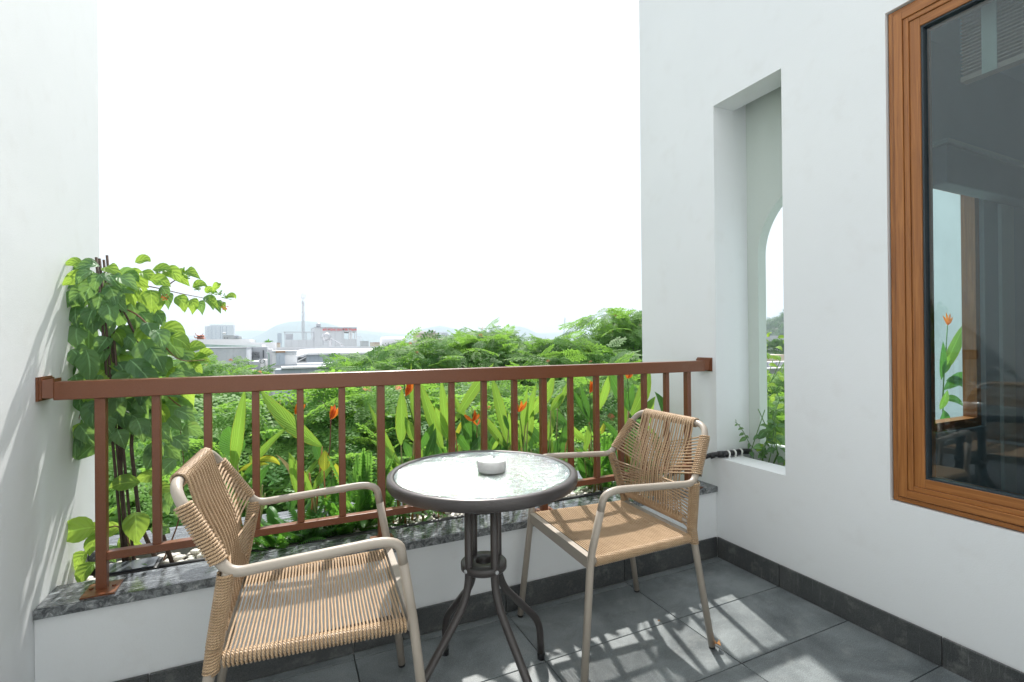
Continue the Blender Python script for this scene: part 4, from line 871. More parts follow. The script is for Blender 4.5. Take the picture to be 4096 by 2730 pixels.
# ================================================================== TREES BEYOND THE RAILING
def leaf_source(name, build, m):
    q = build(); V = np.concatenate(q.v); me = bpy.data.meshes.new(name); me.from_pydata(V.tolist(), [], q.f); me.materials.append(MT[m]); 
    o = bpy.data.objects.new(name, me); return o                      # never linked to the scene: only a source for the crowns
def compound(npair, nleaf, L, pl_, lw, ll, seed):
    def f():
        r3 = random.Random(seed); q = B()
        q.tube([(0, 0, 0), (L*.5, 0, .02*L), (L, 0, -.10*L)], .0022, 3, cap=False)
        for i in range(npair):
            t = .22+.78*i/(npair-1) if npair > 1 else .5; cx_ = L*t; cz = -.10*L*t*t+.02*L
            for s in (1, -1):
                an = math.radians(r3.uniform(48, 62)-18*t)*s; dx, dy = math.cos(an), math.sin(an); P_ = pl_*(.75+.35*math.sin(PI*t*.9))
                for j in range(nleaf):
                    u = .10+.90*j/(nleaf-1); bx_, by_ = cx_+dx*P_*u, dy*P_*u; bz = cz-.18*P_*u*u; sz = (.75+.5*u)
                    for s2 in (1, -1):
                        a2 = an+s2*math.radians(r3.uniform(52, 72)-10*u); ex, ey = math.cos(a2), math.sin(a2); l_, w_ = ll*sz, lw*sz; tz = r3.uniform(-.35, .15)*l_
                        nx, ny = -ey, ex
                        q.add([(bx_, by_, bz), (bx_+ex*l_*.45-nx*w_*.45, by_+ey*l_*.45-ny*w_*.45, bz+tz*.4+.1*w_), (bx_+ex*l_*.95-nx*w_*.28, by_+ey*l_*.95-ny*w_*.28, bz+tz), (bx_+ex*l_*.95+nx*w_*.28, by_+ey*l_*.95+ny*w_*.28, bz+tz), (bx_+ex*l_*.45+nx*w_*.45, by_+ey*l_*.45+ny*w_*.45, bz+tz*.4+.1*w_)],
                              [(0, 1, 2, 3, 4)])
        return q
    return f
def puff():
    r3 = random.Random(2); q = B()
    for i in range(46):
        a, e = r3.uniform(0, 2*PI), r3.uniform(-.1, 1.5); d = np.array((math.cos(a)*math.cos(e), math.sin(a)*math.cos(e), math.sin(e))); s = np.cross(d, (0.3, .5, .8)); s /= np.linalg.norm(s)
        q.add([d*.004, d*.036+s*.003, d*.036-s*.003], [(0, 1, 2)])
    return q
def spray(n, R_, lw, seed):
    def f():
        r3 = random.Random(seed); q = B()
        for i in range(n):
            c0 = np.array((r3.gauss(0, R_*.5), r3.gauss(0, R_*.5), r3.gauss(0, R_*.3))); a = r3.uniform(0, 2*PI); e = r3.uniform(-.8, .6); l_ = lw*r3.uniform(1.2, 2.2)
            d = np.array((math.cos(a)*math.cos(e), math.sin(a)*math.cos(e), math.sin(e))); s = np.cross(d, (0, .2, 1)); s /= np.linalg.norm(s); s *= lw*.5
            q.add([c0, c0+d*l_*.5+s, c0+d*l_, c0+d*l_*.5-s], [(0, 1, 2, 3)])
        return q
    return f
SRC = dict(near=leaf_source('compound_leaf_source', compound(5, 5, .36, .16, .028, .046, 1), 'tree_leaf'),
           near2=leaf_source('compound_leaf_source', compound(6, 6, .36, .14, .021, .036, 5), 'tree_leaf'),
           mid=leaf_source('leaf_spray_source', compound(4, 5, .34, .15, .034, .050, 3), 'tree_leaf'),
           far=leaf_source('leaf_spray_source', spray(60, .45, .11, 4), 'far_leaf'), puff=leaf_source('blossom_source', puff, 'blossom'))
def gn(sources):
    g = bpy.data.node_groups.new('crown_leaves', 'GeometryNodeTree'); g.interface.new_socket('Geometry', in_out='INPUT', socket_type='NodeSocketGeometry'); g.interface.new_socket('Geometry', in_out='OUTPUT', socket_type='NodeSocketGeometry')
    n = g.nodes; l = g.links.new; gi = n.new('NodeGroupInput'); go = n.new('NodeGroupOutput'); jn = n.new('GeometryNodeJoinGeometry')
    def named(nm, ty): x = n.new('GeometryNodeInputNamedAttribute'); x.data_type = ty; x.inputs[0].default_value = nm; return x.outputs[0]
    for i, s in enumerate(sources):
        oi = n.new('GeometryNodeObjectInfo'); oi.inputs[0].default_value = s; oi.transform_space = 'ORIGINAL'
        ip = n.new('GeometryNodeInstanceOnPoints'); cmpn = n.new('FunctionNodeCompare'); cmpn.data_type = 'INT'; cmpn.operation = 'EQUAL'
        l(named('kind', 'INT'), cmpn.inputs[2]); cmpn.inputs[3].default_value = i
        er = n.new('FunctionNodeEulerToRotation'); l(named('rot', 'FLOAT_VECTOR'), er.inputs[0])
        l(gi.outputs[0], ip.inputs['Points']); l(cmpn.outputs[0], ip.inputs['Selection']); l(oi.outputs['Geometry'], ip.inputs['Instance'])
        l(er.outputs[0], ip.inputs['Rotation']); l(named('size', 'FLOAT'), ip.inputs['Scale']); l(ip.outputs[0], jn.inputs[0])
    l(jn.outputs[0], go.inputs[0]); return g
GN = {k: gn([SRC[x] for x in v]) for k, v in dict(near=('near', 'near2', 'puff'), mid=('mid', 'mid', 'puff'), far=('far', 'far', 'puff')).items()}
def cloud(name, pts, parent, kind):
    """points: (x,y,z, rx,ry,rz, size, kind, tint)"""
    A = np.array(pts, float); og = np.array(WL.get(parent.name)) if parent else A[:, :3].mean(0)
    me = bpy.data.meshes.new(name); me.vertices.add(len(A)); me.vertices.foreach_set('co', (A[:, :3]-og).astype(np.float32).ravel())
    a = me.attributes.new('rot', 'FLOAT_VECTOR', 'POINT'); a.data.foreach_set('vector', A[:, 3:6].astype(np.float32).ravel())
    a = me.attributes.new('size', 'FLOAT', 'POINT'); a.data.foreach_set('value', A[:, 6].astype(np.float32))
    a = me.attributes.new('kind', 'INT', 'POINT'); a.data.foreach_set('value', A[:, 7].astype(np.int32))
    a = me.attributes.new('tint', 'FLOAT', 'POINT'); a.data.foreach_set('value', A[:, 8].astype(np.float32))
    o = bpy.data.objects.new(name, me); link(o, parent)
    if not parent: o.location = tuple(og); WL[o.name] = tuple(og)
    md = o.modifiers.new('leaves', 'NODES'); md.node_group = GN[kind]; o['kind'] = 'stuff'; return o
def tree(name, label, cx_, cy2, ztop, R_, hz, pads, per, kind, seed, flowers=.012, size=1.0, pad=(.45, .8), group='trees beyond the railing', cat='tree', tint=0.0):
    r3 = random.Random(seed); e = empty(name, (cx_, cy2, GZ), label, cat, group); zc = ztop-hz
    pts = []; centers = []
    for i in range(pads):
        # pads over an umbrella shaped crown, denser on the shell
        a = r3.uniform(0, 2*PI); u = r3.random()**.55; rad = R_*u; s = r3.random()
        top = math.sqrt(max(0, 1-(u*.96)**2)); z = zc+hz*(top*(1.0 if s < .62 else r3.uniform(-.55, .9)))+r3.gauss(0, .06*hz)
        centers.append((cx_+rad*math.cos(a), cy2+rad*math.sin(a), z, r3.uniform(*pad)))
    for (x, y, z, pr) in centers:
        pt = r3.uniform(-.18, .18)
        for k in range(per):
            a = r3.uniform(0, 2*PI); u = math.sqrt(r3.random()); px_, py_ = pr*u*math.cos(a), pr*u*math.sin(a); pz = pr*.38*(1-u*u)+r3.gauss(0, .05*pr)
            fl_ = r3.random() < flowers
            rz = a+r3.gauss(0, .8); rx = r3.gauss(0, .45); ry = r3.gauss(.10+.55*u, .40)
            if fl_: pts.append((x+px_, y+py_, z+pz+.05, r3.gauss(0, .4), r3.gauss(0, .4), 0, r3.uniform(.8, 1.6)*size, 2, r3.random()))
            else: pts.append((x+px_, y+py_, z+pz, rx, ry, rz, r3.uniform(.65, 1.25)*size, r3.randint(0, 1), min(1, max(0, r3.random()*.7+.15+pt+tint+.10*(pz > .2*pr)))))
    cloud('crown', pts, e, kind)
    q = B(); h0 = np.array((cx_, cy2, GZ)); fork = np.array((cx_+r3.uniform(-.3, .3), cy2+r3.uniform(-.3, .3), zc-hz*1.2)); rt = .035*R_+.06
    q.tube([h0, h0*.5+fork*.5+(r3.uniform(-.2, .2), 0, 0), fork], [rt*1.5, rt, rt*.8], 10); make('trunk', q, 'tree_bark', e, True)
    q = B()
    for i in range(0, len(centers), max(1, len(centers)//26)):
        c_ = np.array(centers[i][:3]); md_ = fork*.45+c_*.55+(r3.uniform(-.2, .2), r3.uniform(-.2, .2), -.12*R_)
        q.tube(fillet([fork, md_, c_-(0, 0, .05)], .8, 5), np.linspace(rt*.45, .012, 7), 6)
    make('limbs', q, 'tree_bark', e, True); return e
def tree_px(name, label, px, topy, Y, R_, hz, pads, per, kind, seed, **kw):
    g = at(px, topy, Y); return tree(name, label, g[0], Y, g[2]-dict(near=.42, mid=.75, far=1.0)[kind], R_, hz, pads, per, kind, seed, **kw)
TL = [ # px, top y, Y, R, hz, pads, per, kind
 (1330, 1530, 5.6, 1.9, 1.5, 62, 34, 'near', 'feathery tree nearest the balcony, filling the gap behind the single red flower'),
 (1850, 1455, 5.9, 2.1, 1.6, 70, 34, 'near', 'feathery tree with pink puffs right behind the table'),
 (2330, 1500, 5.3, 1.8, 1.5, 58, 34, 'near', 'feathery tree right behind the wilting orange flower'),
 (980, 1610, 5.6, 1.5, 1.4, 44, 34, 'near', 'feathery tree low behind the upright broad leaf'),
 (1570, 1392, 9.0, 1.9, 1.7, 62, 34, 'near', 'feathery tree in front of the low white roofs'),
 (1830, 1335, 10.0, 2.3, 1.9, 66, 34, 'near', 'feathery tree with pink puffs in the middle of the skyline'),
 (2250, 1330, 9.2, 2.4, 2.0, 66, 34, 'near', 'feathery tree left of the tall one at the wall edge'),
 (2560, 1235, 9.4, 2.2, 2.2, 72, 34, 'near', 'tallest feathery tree against the white end wall'),
 (1975, 1292, 12.5, 1.5, 1.9, 40, 32, 'near', 'narrow feathery tree poking up highest in the middle of the skyline'),
 (735, 1430, 8.5, .7, 1.2, 12, 34, 'near', 'wispy feathery tree in front of the stained concrete block'),
 (762, 1305, 13.0, .45, 1.5, 8, 30, 'near', 'thin feathery treetop beside the red temple roof'),
 (872, 1410, 10.5, .32, .8, 6, 30, 'near', 'thin wisp of a feathery tree in front of the stained concrete wall'),
 (2750, 1500, 7.0, 2.0, 1.8, 46, 34, 'near', 'feathery tree behind the white end wall'),
 (3180, 1480, 7.4, 1.9, 1.6, 50, 34, 'near', 'feathery tree seen through the arch'),
 (330, 1500, 9.5, 1.6, 1.8, 40, 34, 'near', 'feathery tree behind the climbing plant'),
 (2120, 1345, 17, 2.8, 2.0, 60, 30, 'mid', 'bushy tree behind the flowering skyline trees'),
 (2420, 1310, 16, 2.8, 2.4, 60, 30, 'mid', 'bushy tree behind the tallest feathery one'),
 (1720, 1345, 22, 2.6, 2.0, 44, 30, 'mid', 'dark bushy tree right of the white roof tank'),
 (1650, 1500, 7.6, 1.9, 1.6, 50, 34, 'near', 'feathery tree between the table tree and the skyline')]
for i, (px, ty_, Y, R_, hz, pads, per, kind, lab) in enumerate(TL):
    tree_px('feathery_tree' if kind == 'near' else 'bushy_tree', lab, px, ty_, Y, R_, hz, pads, int(per*1.35), kind, 40+i, flowers=.016 if kind == 'near' else .003, pad=(.42, .75) if kind == 'near' else (.7, 1.1), size=1.0 if kind == 'near' else 1.35)
FT = [(1640, 1352, 46, 3.0, 2.2, 'rounded dark tree beside the white cylindrical roof tank', .8), (1480, 1372, 60, 2.4, 1.8, 'small dark tree right of the red lettered building', .6), (1560, 1370, 75, 3.0, 2.2, 'dark tree behind the long white parapet', .7), (1790, 1352, 48, 3.4, 2.4, 'dark tree under the small beige house', .8), (905, 1372, 88, 2.2, 1.6, 'small tree behind the temple roof', .6),
      (3110, 1352, 46, 3.2, 2.0, 'spreading tree under the forested hill seen through the arch', .8), (3060, 1400, 32, 1.9, 1.6, 'lower tree beside the grey wall seen through the arch', .7), (1095, 1385, 95, 1.6, 1.4, 'distant dark tree at the foot of the grey tower', .6)]
for i, (px, ty_, Y, R_, hz, lab, s_) in enumerate(FT):
    tree_px('distant_tree', lab, px, ty_, Y, R_, hz, 26, 14, 'far', 90+i, flowers=0, size=s_, pad=(.8, 1.4), group='distant trees')
# wooded ground cover that closes the view below the crowns
pts = []; r3 = random.Random(11)
for i in range(5200):
    Y = r3.uniform(4, 34); X = r3.uniform(-.35*Y-3, 1.5*Y+3)
    if r3.random() < .5: Y = r3.uniform(4, 14); X = r3.uniform(-.5*Y-1, 1.3*Y+3)
    z = -3.6+.9*math.sin(X*.8+Y*.3)+.6*math.sin(Y*.9)-(.05*Y)+r3.gauss(0, .35)
    pts.append((X, Y, z, r3.gauss(0, .4), r3.gauss(0, .4), r3.uniform(0, 6.28), r3.uniform(.8, 1.3), 0, r3.random()))
o = cloud('undergrowth', pts, None, 'far'); o['label'] = 'dense green undergrowth below the feathery trees'
# palm
g = at(1071, 1372, 80); e = empty('palm_tree', (g[0], 80, GZ), 'small palm standing behind the low white parapet', 'palm')
q = B(); q.tube([(g[0], 80, GZ), (g[0]+.1, 80, g[2]-.1)], .12, 8); make('trunk', q, 'tree_bark', e, True)
for i in range(15):
    a = i/15*2*PI+rnd.uniform(-.2, .2); el = rnd.uniform(-.1, 1.1); c0 = np.array((g[0]+.1, 80, g[2]-.1)); d = np.array((math.cos(a)*math.cos(el), math.sin(a)*math.cos(el), math.sin(el)))
    make('frond', blade(c0, c0+d*.75, .22, (0, 0, .12), (0, -.6, .8), .5, 'lance', 7), 'fern', e)

# ================================================================== THE TOWN
def pxbox(q, x0, y0, x1, y1, Y, dep, bottom=None):
    """box whose front (at distance Y) shows between these pixels"""
    a, c_ = at(x0, y0, Y), at(x1, y1, Y); a2, c2 = at(x1, y0, Y), at(x0, y1, Y)
    zt = (a[2]+a2[2])/2; zb = (c_[2]+c2[2])/2 if bottom is None else bottom
    q.box((a[0], Y, zb), (c_[0], Y+dep, zt)); return a[0], c_[0], zb, zt
def part(e, name, m, x0, y0, x1, y1, Y, dep, bottom=None):
    q = B(); pxbox(q, x0, y0, x1, y1, Y, dep, bottom); return make(name, q, m, e)
def building(px, Y, label, cat='building', name='building'):
    g = at(px, 1372, Y); return empty(name, (g[0], Y, GZ), label, cat)
def hcyl(q, x0, x1, cy_px, r_px, Y, n=24):
    a, c_ = at(x0, cy_px, Y), at(x1, cy_px, Y); r = r_px*np.linalg.norm(at(x0+10, cy_px, Y)-a)/10; z = (a[2]+c_[2])/2
    q.tube([(a[0], Y, z), (a[0]+r*.15, Y, z), (c_[0]-r*.15, Y, z), (c_[0], Y, z)], [r*.75, r, r, r*.75], n); return r
# stained concrete block
e = building(900, 38, 'stained pale concrete block whose blank wall faces the balcony')
part(e, 'wall', 'stained', 700, 1394, 986, 1500, 38, 7.2, GZ)
part(e, 'parapet', 'grey_wall', 698, 1391, 987, 1394, 37.96, 7.25)
part(e, 'side_window', 'window_dark', 987, 1478, 991, 1500, 38.4, .3); part(e, 'side_window', 'window_dark', 996, 1472, 1001, 1500, 41.0, .3)
# long building with green coping
e = building(900, 50, 'long low building with a pale green coping line and a grey louvred box end')
part(e, 'wall', 'white_wall', 690, 1380, 1048, 1500, 50, 9, GZ)
a, c_ = at(690, 1372, 49.9), at(1048, 1388, 49.9); zl = a[2]; zr_ = c_[2]
q = B(); q.add([(a[0], 49.7, zl-.28), (c_[0], 49.7, zr_-.28), (c_[0], 49.7, zr_), (a[0], 49.7, zl), (a[0], 50, zl), (c_[0], 50, zr_), (c_[0], 50, zr_-.28), (a[0], 50, zl-.28)], [(0, 1, 2, 3), (3, 2, 5, 4), (0, 7, 6, 1), (1, 6, 5, 2)]); make('coping', q, 'green_trim', e)
part(e, 'end_box', 'grey_wall', 1008, 1389, 1068, 1450, 44, 4.5, GZ)
part(e, 'opening', 'window_dark', 1008, 1410, 1038, 1432, 43.9, .08)
q = B(); hc = at(1021, 1419, 43.82); rr = .30
for k in range(5): q.tube([(hc[0]+math.cos(t)*rr*(.25+.18*k), 43.82, hc[2]+math.sin(t)*rr*(.25+.18*k)) for t in np.linspace(0, 2*PI, 18)[:-1]], .012, 4, closed=True)
make('fan_grille', q, 'steel', e)
part(e, 'shutter', 'window_dark', 1051, 1402, 1056, 1432, 43.9, .08); part(e, 'lower_wall', 'sheet', 1006, 1447, 1040, 1505, 40, 3, GZ)
# second white parapet building
e = building(880, 66, 'long white walled building behind, just above the green coping line'); part(e, 'wall', 'white_wall', 760, 1358, 1000, 1400, 66, 12, GZ); part(e, 'parapet', 'white_wall', 1000, 1371, 1102, 1410, 64, 10, GZ)
q = B(); 
for x in (1004, 1012, 1020): a = at(x, 1371, 66); q.tube([(a[0], 66, a[2]-.1), (a[0], 66, a[2]+.3)], .05, 5)
make('roof_pipes', q, 'steel', e)
# clutter between the blocks: air conditioners, white duct, curved pipe
for k, (x0, y0, x1, y1, lab) in enumerate(((1050, 1478, 1072, 1494, 'white air conditioner box low between the concrete block and the white roofs'), (1036, 1440, 1062, 1452, 'white rooftop air conditioner above the corrugated wall'))):
    e = building((x0+x1)/2, 36, lab, 'air conditioner', 'air_conditioner'); q = B(); X0, X1, Z0, Z1 = pxbox(q, x0, y0, x1, y1, 36, .35); make('casing', q, 'white_wall', e)
    q = B(); q.tube([((X0+X1)/2+.13*math.cos(t), 35.985, (Z0+Z1)/2+.13*math.sin(t)) for t in np.linspace(0, 2*PI, 17)[:-1]], .018, 4, closed=True); make('fan', q, 'window_dark', e)
    q = B(); q.box((X0+.03, 36.05, GZ), (X0+.08, 36.1, Z0)); q.box((X1-.08, 36.05, GZ), (X1-.03, 36.1, Z0)); make('stand', q, 'steel', e)
q = B(); pth = [at(1076, 1500, 36.5), at(1076, 1420, 36.5), at(1073, 1412, 36.5), at(1066, 1412, 36.5)]; q.tube(fillet(pth, .15, 5), .04, 8); tag(make('vent_pipe', q, 'green_trim'), 'thin pale pipe with a curved top between the rooftops', 'pipe')
e = building(1030, 41, 'narrow white building with a sloping top between the stained block and the white roofs'); part(e, 'wall', 'white_wall', 1040, 1442, 1064, 1510, 37, 3, GZ); part(e, 'awning', 'beige', 1004, 1482, 1028, 1486, 36.5, .8)
e = building(1075, 48, 'pale grey wall strip left of the small rusty door box'); part(e, 'wall', 'white_wall', 1062, 1398, 1090, 1500, 46, 3, GZ)
# small rusty box with door
e = building(1140, 36, 'small peeling white rooftop hut with a rusty grey door')
part(e, 'wall', 'white_wall', 1089, 1409, 1188, 1462, 36, 3, GZ); part(e, 'roof_edge', 'stained', 1087, 1404, 1189, 1409, 35.9, 3.2); part(e, 'stain_band', 'stained', 1139, 1409.5, 1187, 1420, 35.97, .02); part(e, 'stain_band', 'stained', 1090, 1458, 1187, 1466, 35.95, .04)
part(e, 'door', 'blue_grey', 1105, 1411, 1139, 1460, 35.9, .09); part(e, 'door_lintel', 'dry', 1103, 1406, 1141, 1411, 35.85, .12)
# long white roofs
e = building(1300, 50, 'long low white metal roof running across below the red letters')
part(e, 'fascia', 'white_wall', 1106, 1388, 1530, 1398, 50, .3); part(e, 'wall', 'white_wall', 1108, 1398, 1530, 1440, 50.3, 14, GZ)
e = building(1330, 42, 'blue grey sheet walled shed under a shallow white roof')
part(e, 'wall', 'blue_grey', 1226, 1419, 1530, 1460, 42, 7, GZ)
q = B(); a, b2, c_, d_ = at(1188, 1425, 41.6), at(1232, 1409, 41.6), at(1540, 1413, 41.6), at(1540, 1419, 41.6); e1 = at(1232, 1418, 41.6)
q.add([a, a-(0, 0, .10), e1-(0, 0, .05), (d_[0], 41.6, e1[2]-.05), (d_[0], 41.6, e1[2]+.10), e1+(0, 0, .10)], [(0, 1, 2, 5), (5, 2, 3, 4)])
q.add([a, e1+(0, 0, .10), e1+(0, 7, .35), a+(0, 7, .35)], [(0, 1, 2, 3)]); q.add([e1+(0, 0, .10), (d_[0], 41.6, e1[2]+.10), (d_[0], 48.6, e1[2]+.35), e1+(0, 7, .35)], [(0, 1, 2, 3)]); make('roof', q, 'white_sheet', e)
part(e, 'gable_wall', 'grey_wall', 1189, 1436, 1226, 1458, 42.05, 3, GZ); part(e, 'window', 'window_dark', 1193, 1430, 1222, 1446, 41.98, .06); 
q = B(); a, b2 = at(1191, 1446, 41.9), at(1226, 1428, 41.9); q.tube([a, b2], .045, 5); make('brace', q, 'white_wall', e)
e = building(1250, 33, 'nearest pale roof edge just above the railing, with a corrugated wall below')
part(e, 'parapet', 'white_wall', 1188, 1454, 1330, 1464, 35, 1.2, GZ); part(e, 'roof_edge', 'white_sheet', 1125, 1467, 1345, 1474, 33, 1.5); part(e, 'wall', 'blue_grey', 1100, 1474, 1480, 1540, 33.2, 1.4, GZ)
# the lettered building
e = building(1340, 70, 'pale clad building with red lettering, a barred terrace and open windows')
part(e, 'wall', 'sheet', 1256, 1311, 1377, 1384, 70, 9, GZ); part(e, 'wall', 'sheet', 1377, 1311, 1427, 1329, 70, 9); part(e, 'wall', 'sheet', 1377, 1357, 1427, 1384, 70, 9, GZ)
for x0, x1 in ((1396, 1402), (1404, 1410), (1418, 1420), (1425, 1427)): part(e, 'pillar', 'white_wall', x0, 1329, x1, 1357, 70, .4)
part(e, 'roof_edge', 'grey_wall', 1255, 1310, 1428, 1311.6, 69.9, 9.1)
part(e, 'terrace_wall', 'sheet', 1138, 1360, 1256, 1392, 70, 9, GZ); part(e, 'terrace_roof', 'grey_wall', 1134, 1328, 1256, 1330.5, 69.8, .5)
for x in (1138, 1223, 1254): part(e, 'post', 'grey_wall', x, 1330, x+3, 1360, 70, .3)
part(e, 'terrace_box', 'grey_wall', 1143, 1336, 1172, 1359, 72, 1)
q = B()
for i in range(38): pxbox(q, 1142+i*3.0, 1331, 1142.6+i*3.0, 1359, 70.0, .03)
o = make('window_bars', q, 'steel', e)
for txt, x0, x1, yb, wt, hh in (('BẤT ĐỘNG SẢN', 1291, 1365, 1323.5, 0.0, .0), ('Đất Thanh', 1370, 1427, 1322.5, .012, 0)):
    cu = bpy.data.curves.new('lettering', 'FONT'); cu.body = txt; cu.size = 1; cu.extrude = .04; cu.offset = .008+wt; cu.align_x = 'LEFT'
    o = bpy.data.objects.new('lettering', cu); link(o, None); bpy.context.view_layer.update()
    a, c_ = at(x0, yb, 69.85), at(x1, yb, 69.85); sx_ = (c_[0]-a[0])/max(.01, o.dimensions[0]); dz = (at(x0, 1313.5, 69.85)[2]-a[2])
    me = bpy.data.meshes.new_from_object(o.evaluated_get(bpy.context.evaluated_depsgraph_get())); bpy.data.objects.remove(o)
    me.materials.clear(); me.materials.append(MT['red_letter']); o = bpy.data.objects.new('lettering', me); link(o, e); base = np.array(WL[e.name])
    o.location = tuple(np.array((a[0], 69.85, a[2]))-base); o.rotation_euler = (PI/2, 0, 0); o.scale = (sx_, dz/.95, .5)
def tank(label, x0, x1, cy_px, r_px, Y, endon=False, stand=None, m='steel', top=True):
    e = building((x0+x1)/2, Y, label, 'water tank', 'water_tank'); q = B()
    if endon:
        c0 = at((x0+x1)/2, cy_px, Y); r = r_px*np.linalg.norm(at(x0+10, cy_px, Y)-at(x0, cy_px, Y))/10
        q.tube([(c0[0], Y-.05*r, c0[2]), (c0[0], Y, c0[2]), (c0[0], Y+.25*r, c0[2]), (c0[0], Y+3*r, c0[2])], [r*.5, r*.62, r, r], 28); make('drum', q, m, e, True)
        q = B()
        for t_ in (.45, .8): q.tube([(c0[0]+math.cos(a)*r*t_*.8, Y-.02-.0*r, c0[2]+math.sin(a)*r*t_*.8) for a in np.linspace(0, 2*PI, 21)[:-1]], r*.03, 4, closed=True)
        make('ring_rib', q, 'grey_wall', e); X0, X1, zb = c0[0]-r*.8, c0[0]+r*.8, c0[2]-r*.6
    else:
        r = hcyl(q, x0, x1, cy_px, r_px, Y); make('drum', q, m, e, True); a, c_ = at(x0, cy_px, Y), at(x1, cy_px, Y); X0, X1, zb = a[0]+r*.3, c_[0]-r*.3, a[2]-r*.7
    zs = at(x0, stand, Y)[2]; q = B()
    for X in (X0, X1):
        for yy_ in (Y+.05*r, Y+1.6*r if endon else Y+.6*r): q.box((X-.07*r, yy_, zs), (X+.07*r, yy_+.1*r, zb))
    make('stand', q, 'grey_wall', e); q = B(); q.box((X0, Y+.02*r, (zs+zb)/2-.03*r), (X1, Y+.1*r, (zs+zb)/2+.04*r)); make('crossbar', q, 'grey_wall', e); return r
tank('round steel water tank in front of the red lettered wall', 1289, 1326, 1349, 18, 62, True, 1382)
tank('small steel water tank on the roof left of the red letters', 1264, 1284, 1301, 10, 71, True, 1311)
tank('large white cylindrical water tank rising behind the tree tops', 1522, 1622, 1372, 24, 55, False, 1400, 'white_wall')
tank('dark ended steel tank lying right of the large white one', 1628, 1652, 1394, 10, 54, True, 1408)
tank('tiny silver tank on the beige house roof', 1723, 1742, 1327, 5.5, 119, False, 1334)
tank('tiny white tank on the grey rooftop before the tower block', 890, 903, 1334, 4, 119, False, 1341, 'white_wall')
q = B(); a, b2 = at(1322, 1352, 61.5), at(1374, 1381, 61.5); 
for d in (0, .35): q.tube([a+(0, d, 0), b2+(0, d, 0)], .06, 6)
for t_ in np.linspace(0.1, .9, 4): c0 = a+(b2-a)*t_; q.tube([c0, (c0[0], 61.5, b2[2])], .03, 5)
q.box((a[0]-.2, 61.3, GZ), (a[0]+.1, 61.6, a[2]-.3)); q.box((b2[0]-.3, 61.4, GZ), (b2[0], 61.7, b2[2])); tag(make('solar_collector', q, 'steel'), 'sloping pipe frame beside the round steel water tank', 'solar heater')
e = building(1650, 56, 'small white box building right of the big white tank'); part(e, 'wall', 'white_wall', 1590, 1375, 1694, 1420, 57, 6, GZ); part(e, 'roof_edge', 'grey_wall', 1589, 1374, 1695, 1376, 56.9, 6.2)
# antenna mast
Y = 76; e = building(1212, Y, 'tall guyed antenna mast with panel antennas above the barred terrace', 'antenna mast', 'antenna_mast')
mb_, mt_ = at(1213, 1330, Y), at(1209, 1178, Y); mb_[2] = GZ; mx_ = at(1212, 1250, Y)[0]; q = B()
for dx, dy in ((-.14, 0), (.14, 0), (0, .22)): q.tube([(mx_+dx, Y+dy, GZ), (mx_+dx, Y+dy, at(1212, 1205, Y)[2])], .05, 5)
z = at(1212, 1330, Y)[2]; i = 0
while z < at(1212, 1207, Y)[2]:
    s = 1 if i % 2 else -1; q.tube([(mx_-.14*s, Y, z), (mx_+.14*s, Y, z+.4)], .018, 4); z += .4; i += 1
q.tube([(mx_, Y, at(1212, 1205, Y)[2]), (mx_, Y, at(1212, 1166, Y)[2])], .03, 5); make('lattice', q, 'steel', e)
for k, (x0, y0, x1, y1) in enumerate(((1205, 1178, 1209, 1197), (1211, 1177, 1214, 1194), (1218, 1178, 1222, 1196), (1207, 1217, 1211, 1232), (1207, 1232, 1210, 1248), (1213, 1225, 1217, 1248), (1206, 1252, 1210, 1262))): part(e, 'panel', 'white_wall', x0, y0, x1, y1, Y-.3, .16)
q = B()
for dx in (-1, 1): q.tube([(mx_, Y-.2, at(1212, 1195, Y)[2]), (mx_+dx*.33, Y-.25, at(1212, 1190, Y)[2])], .03, 4)
for px_, y1_, y0_ in ((1182, 1330, 1230), (1196, 1330, 1285), (1246, 1325, 1235), (1262, 1330, 1285)):
    q.tube([(mx_, Y, at(1212, y0_, Y)[2]), at(px_, y1_, Y)], .012, 3)
make('guy_wires', q, 'steel', e)
# high rise
Y = 900; e = building(877, Y, 'far pale twin apartment tower with a grid of windows', 'tower block', 'tower_block')
part(e, 'wall', 'tower', 819, 1305, 838, 1375, Y, 20, GZ); part(e, 'wall', 'tower', 838, 1299, 890, 1375, Y+3, 20, GZ); part(e, 'wall', 'tower', 888, 1300, 935, 1375, Y-6, 24, GZ)
q = B(); pxbox(q, 892, 1292, 934, 1293.6, Y-6, 1.5)
for x in (892, 902, 914, 924, 933): pxbox(q, x, 1293, x+1, 1300, Y-6, 1.5)
make('roof_frame', q, 'tower', e)
q = B()
for i in range(20):
    for xx in list(np.arange(821, 937, 4.1)):
        yb = 1303.5+i*3.3 if xx >= 838 else 1308+i*3.3
        if yb > 1372: continue
        pxbox(q, xx, yb, xx+2.0, yb+1.7, Y-6.25 if xx > 888 else (Y-.25 if xx < 838 else Y+2.75), .2)
o = make('windows', q, 'tower_window', e); o['kind'] = 'stuff'
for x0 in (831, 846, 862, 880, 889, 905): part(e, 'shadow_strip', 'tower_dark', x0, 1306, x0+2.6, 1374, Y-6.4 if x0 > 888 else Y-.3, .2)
e = building(1118, 800, 'slim blue grey tower alone before the mountains', 'tower block', 'tower_block'); part(e, 'wall', 'tower_dark', 1109, 1335, 1127, 1376, 800, 16, GZ); part(e, 'crown', 'tower_dark', 1111, 1333, 1125, 1335.2, 801, 12)
q = B()
for x in (1113, 1117, 1121, 1125): pxbox(q, x-.5, 1337, x, 1374, 799.7, .2)
make('mullions', q, 'tower', e)
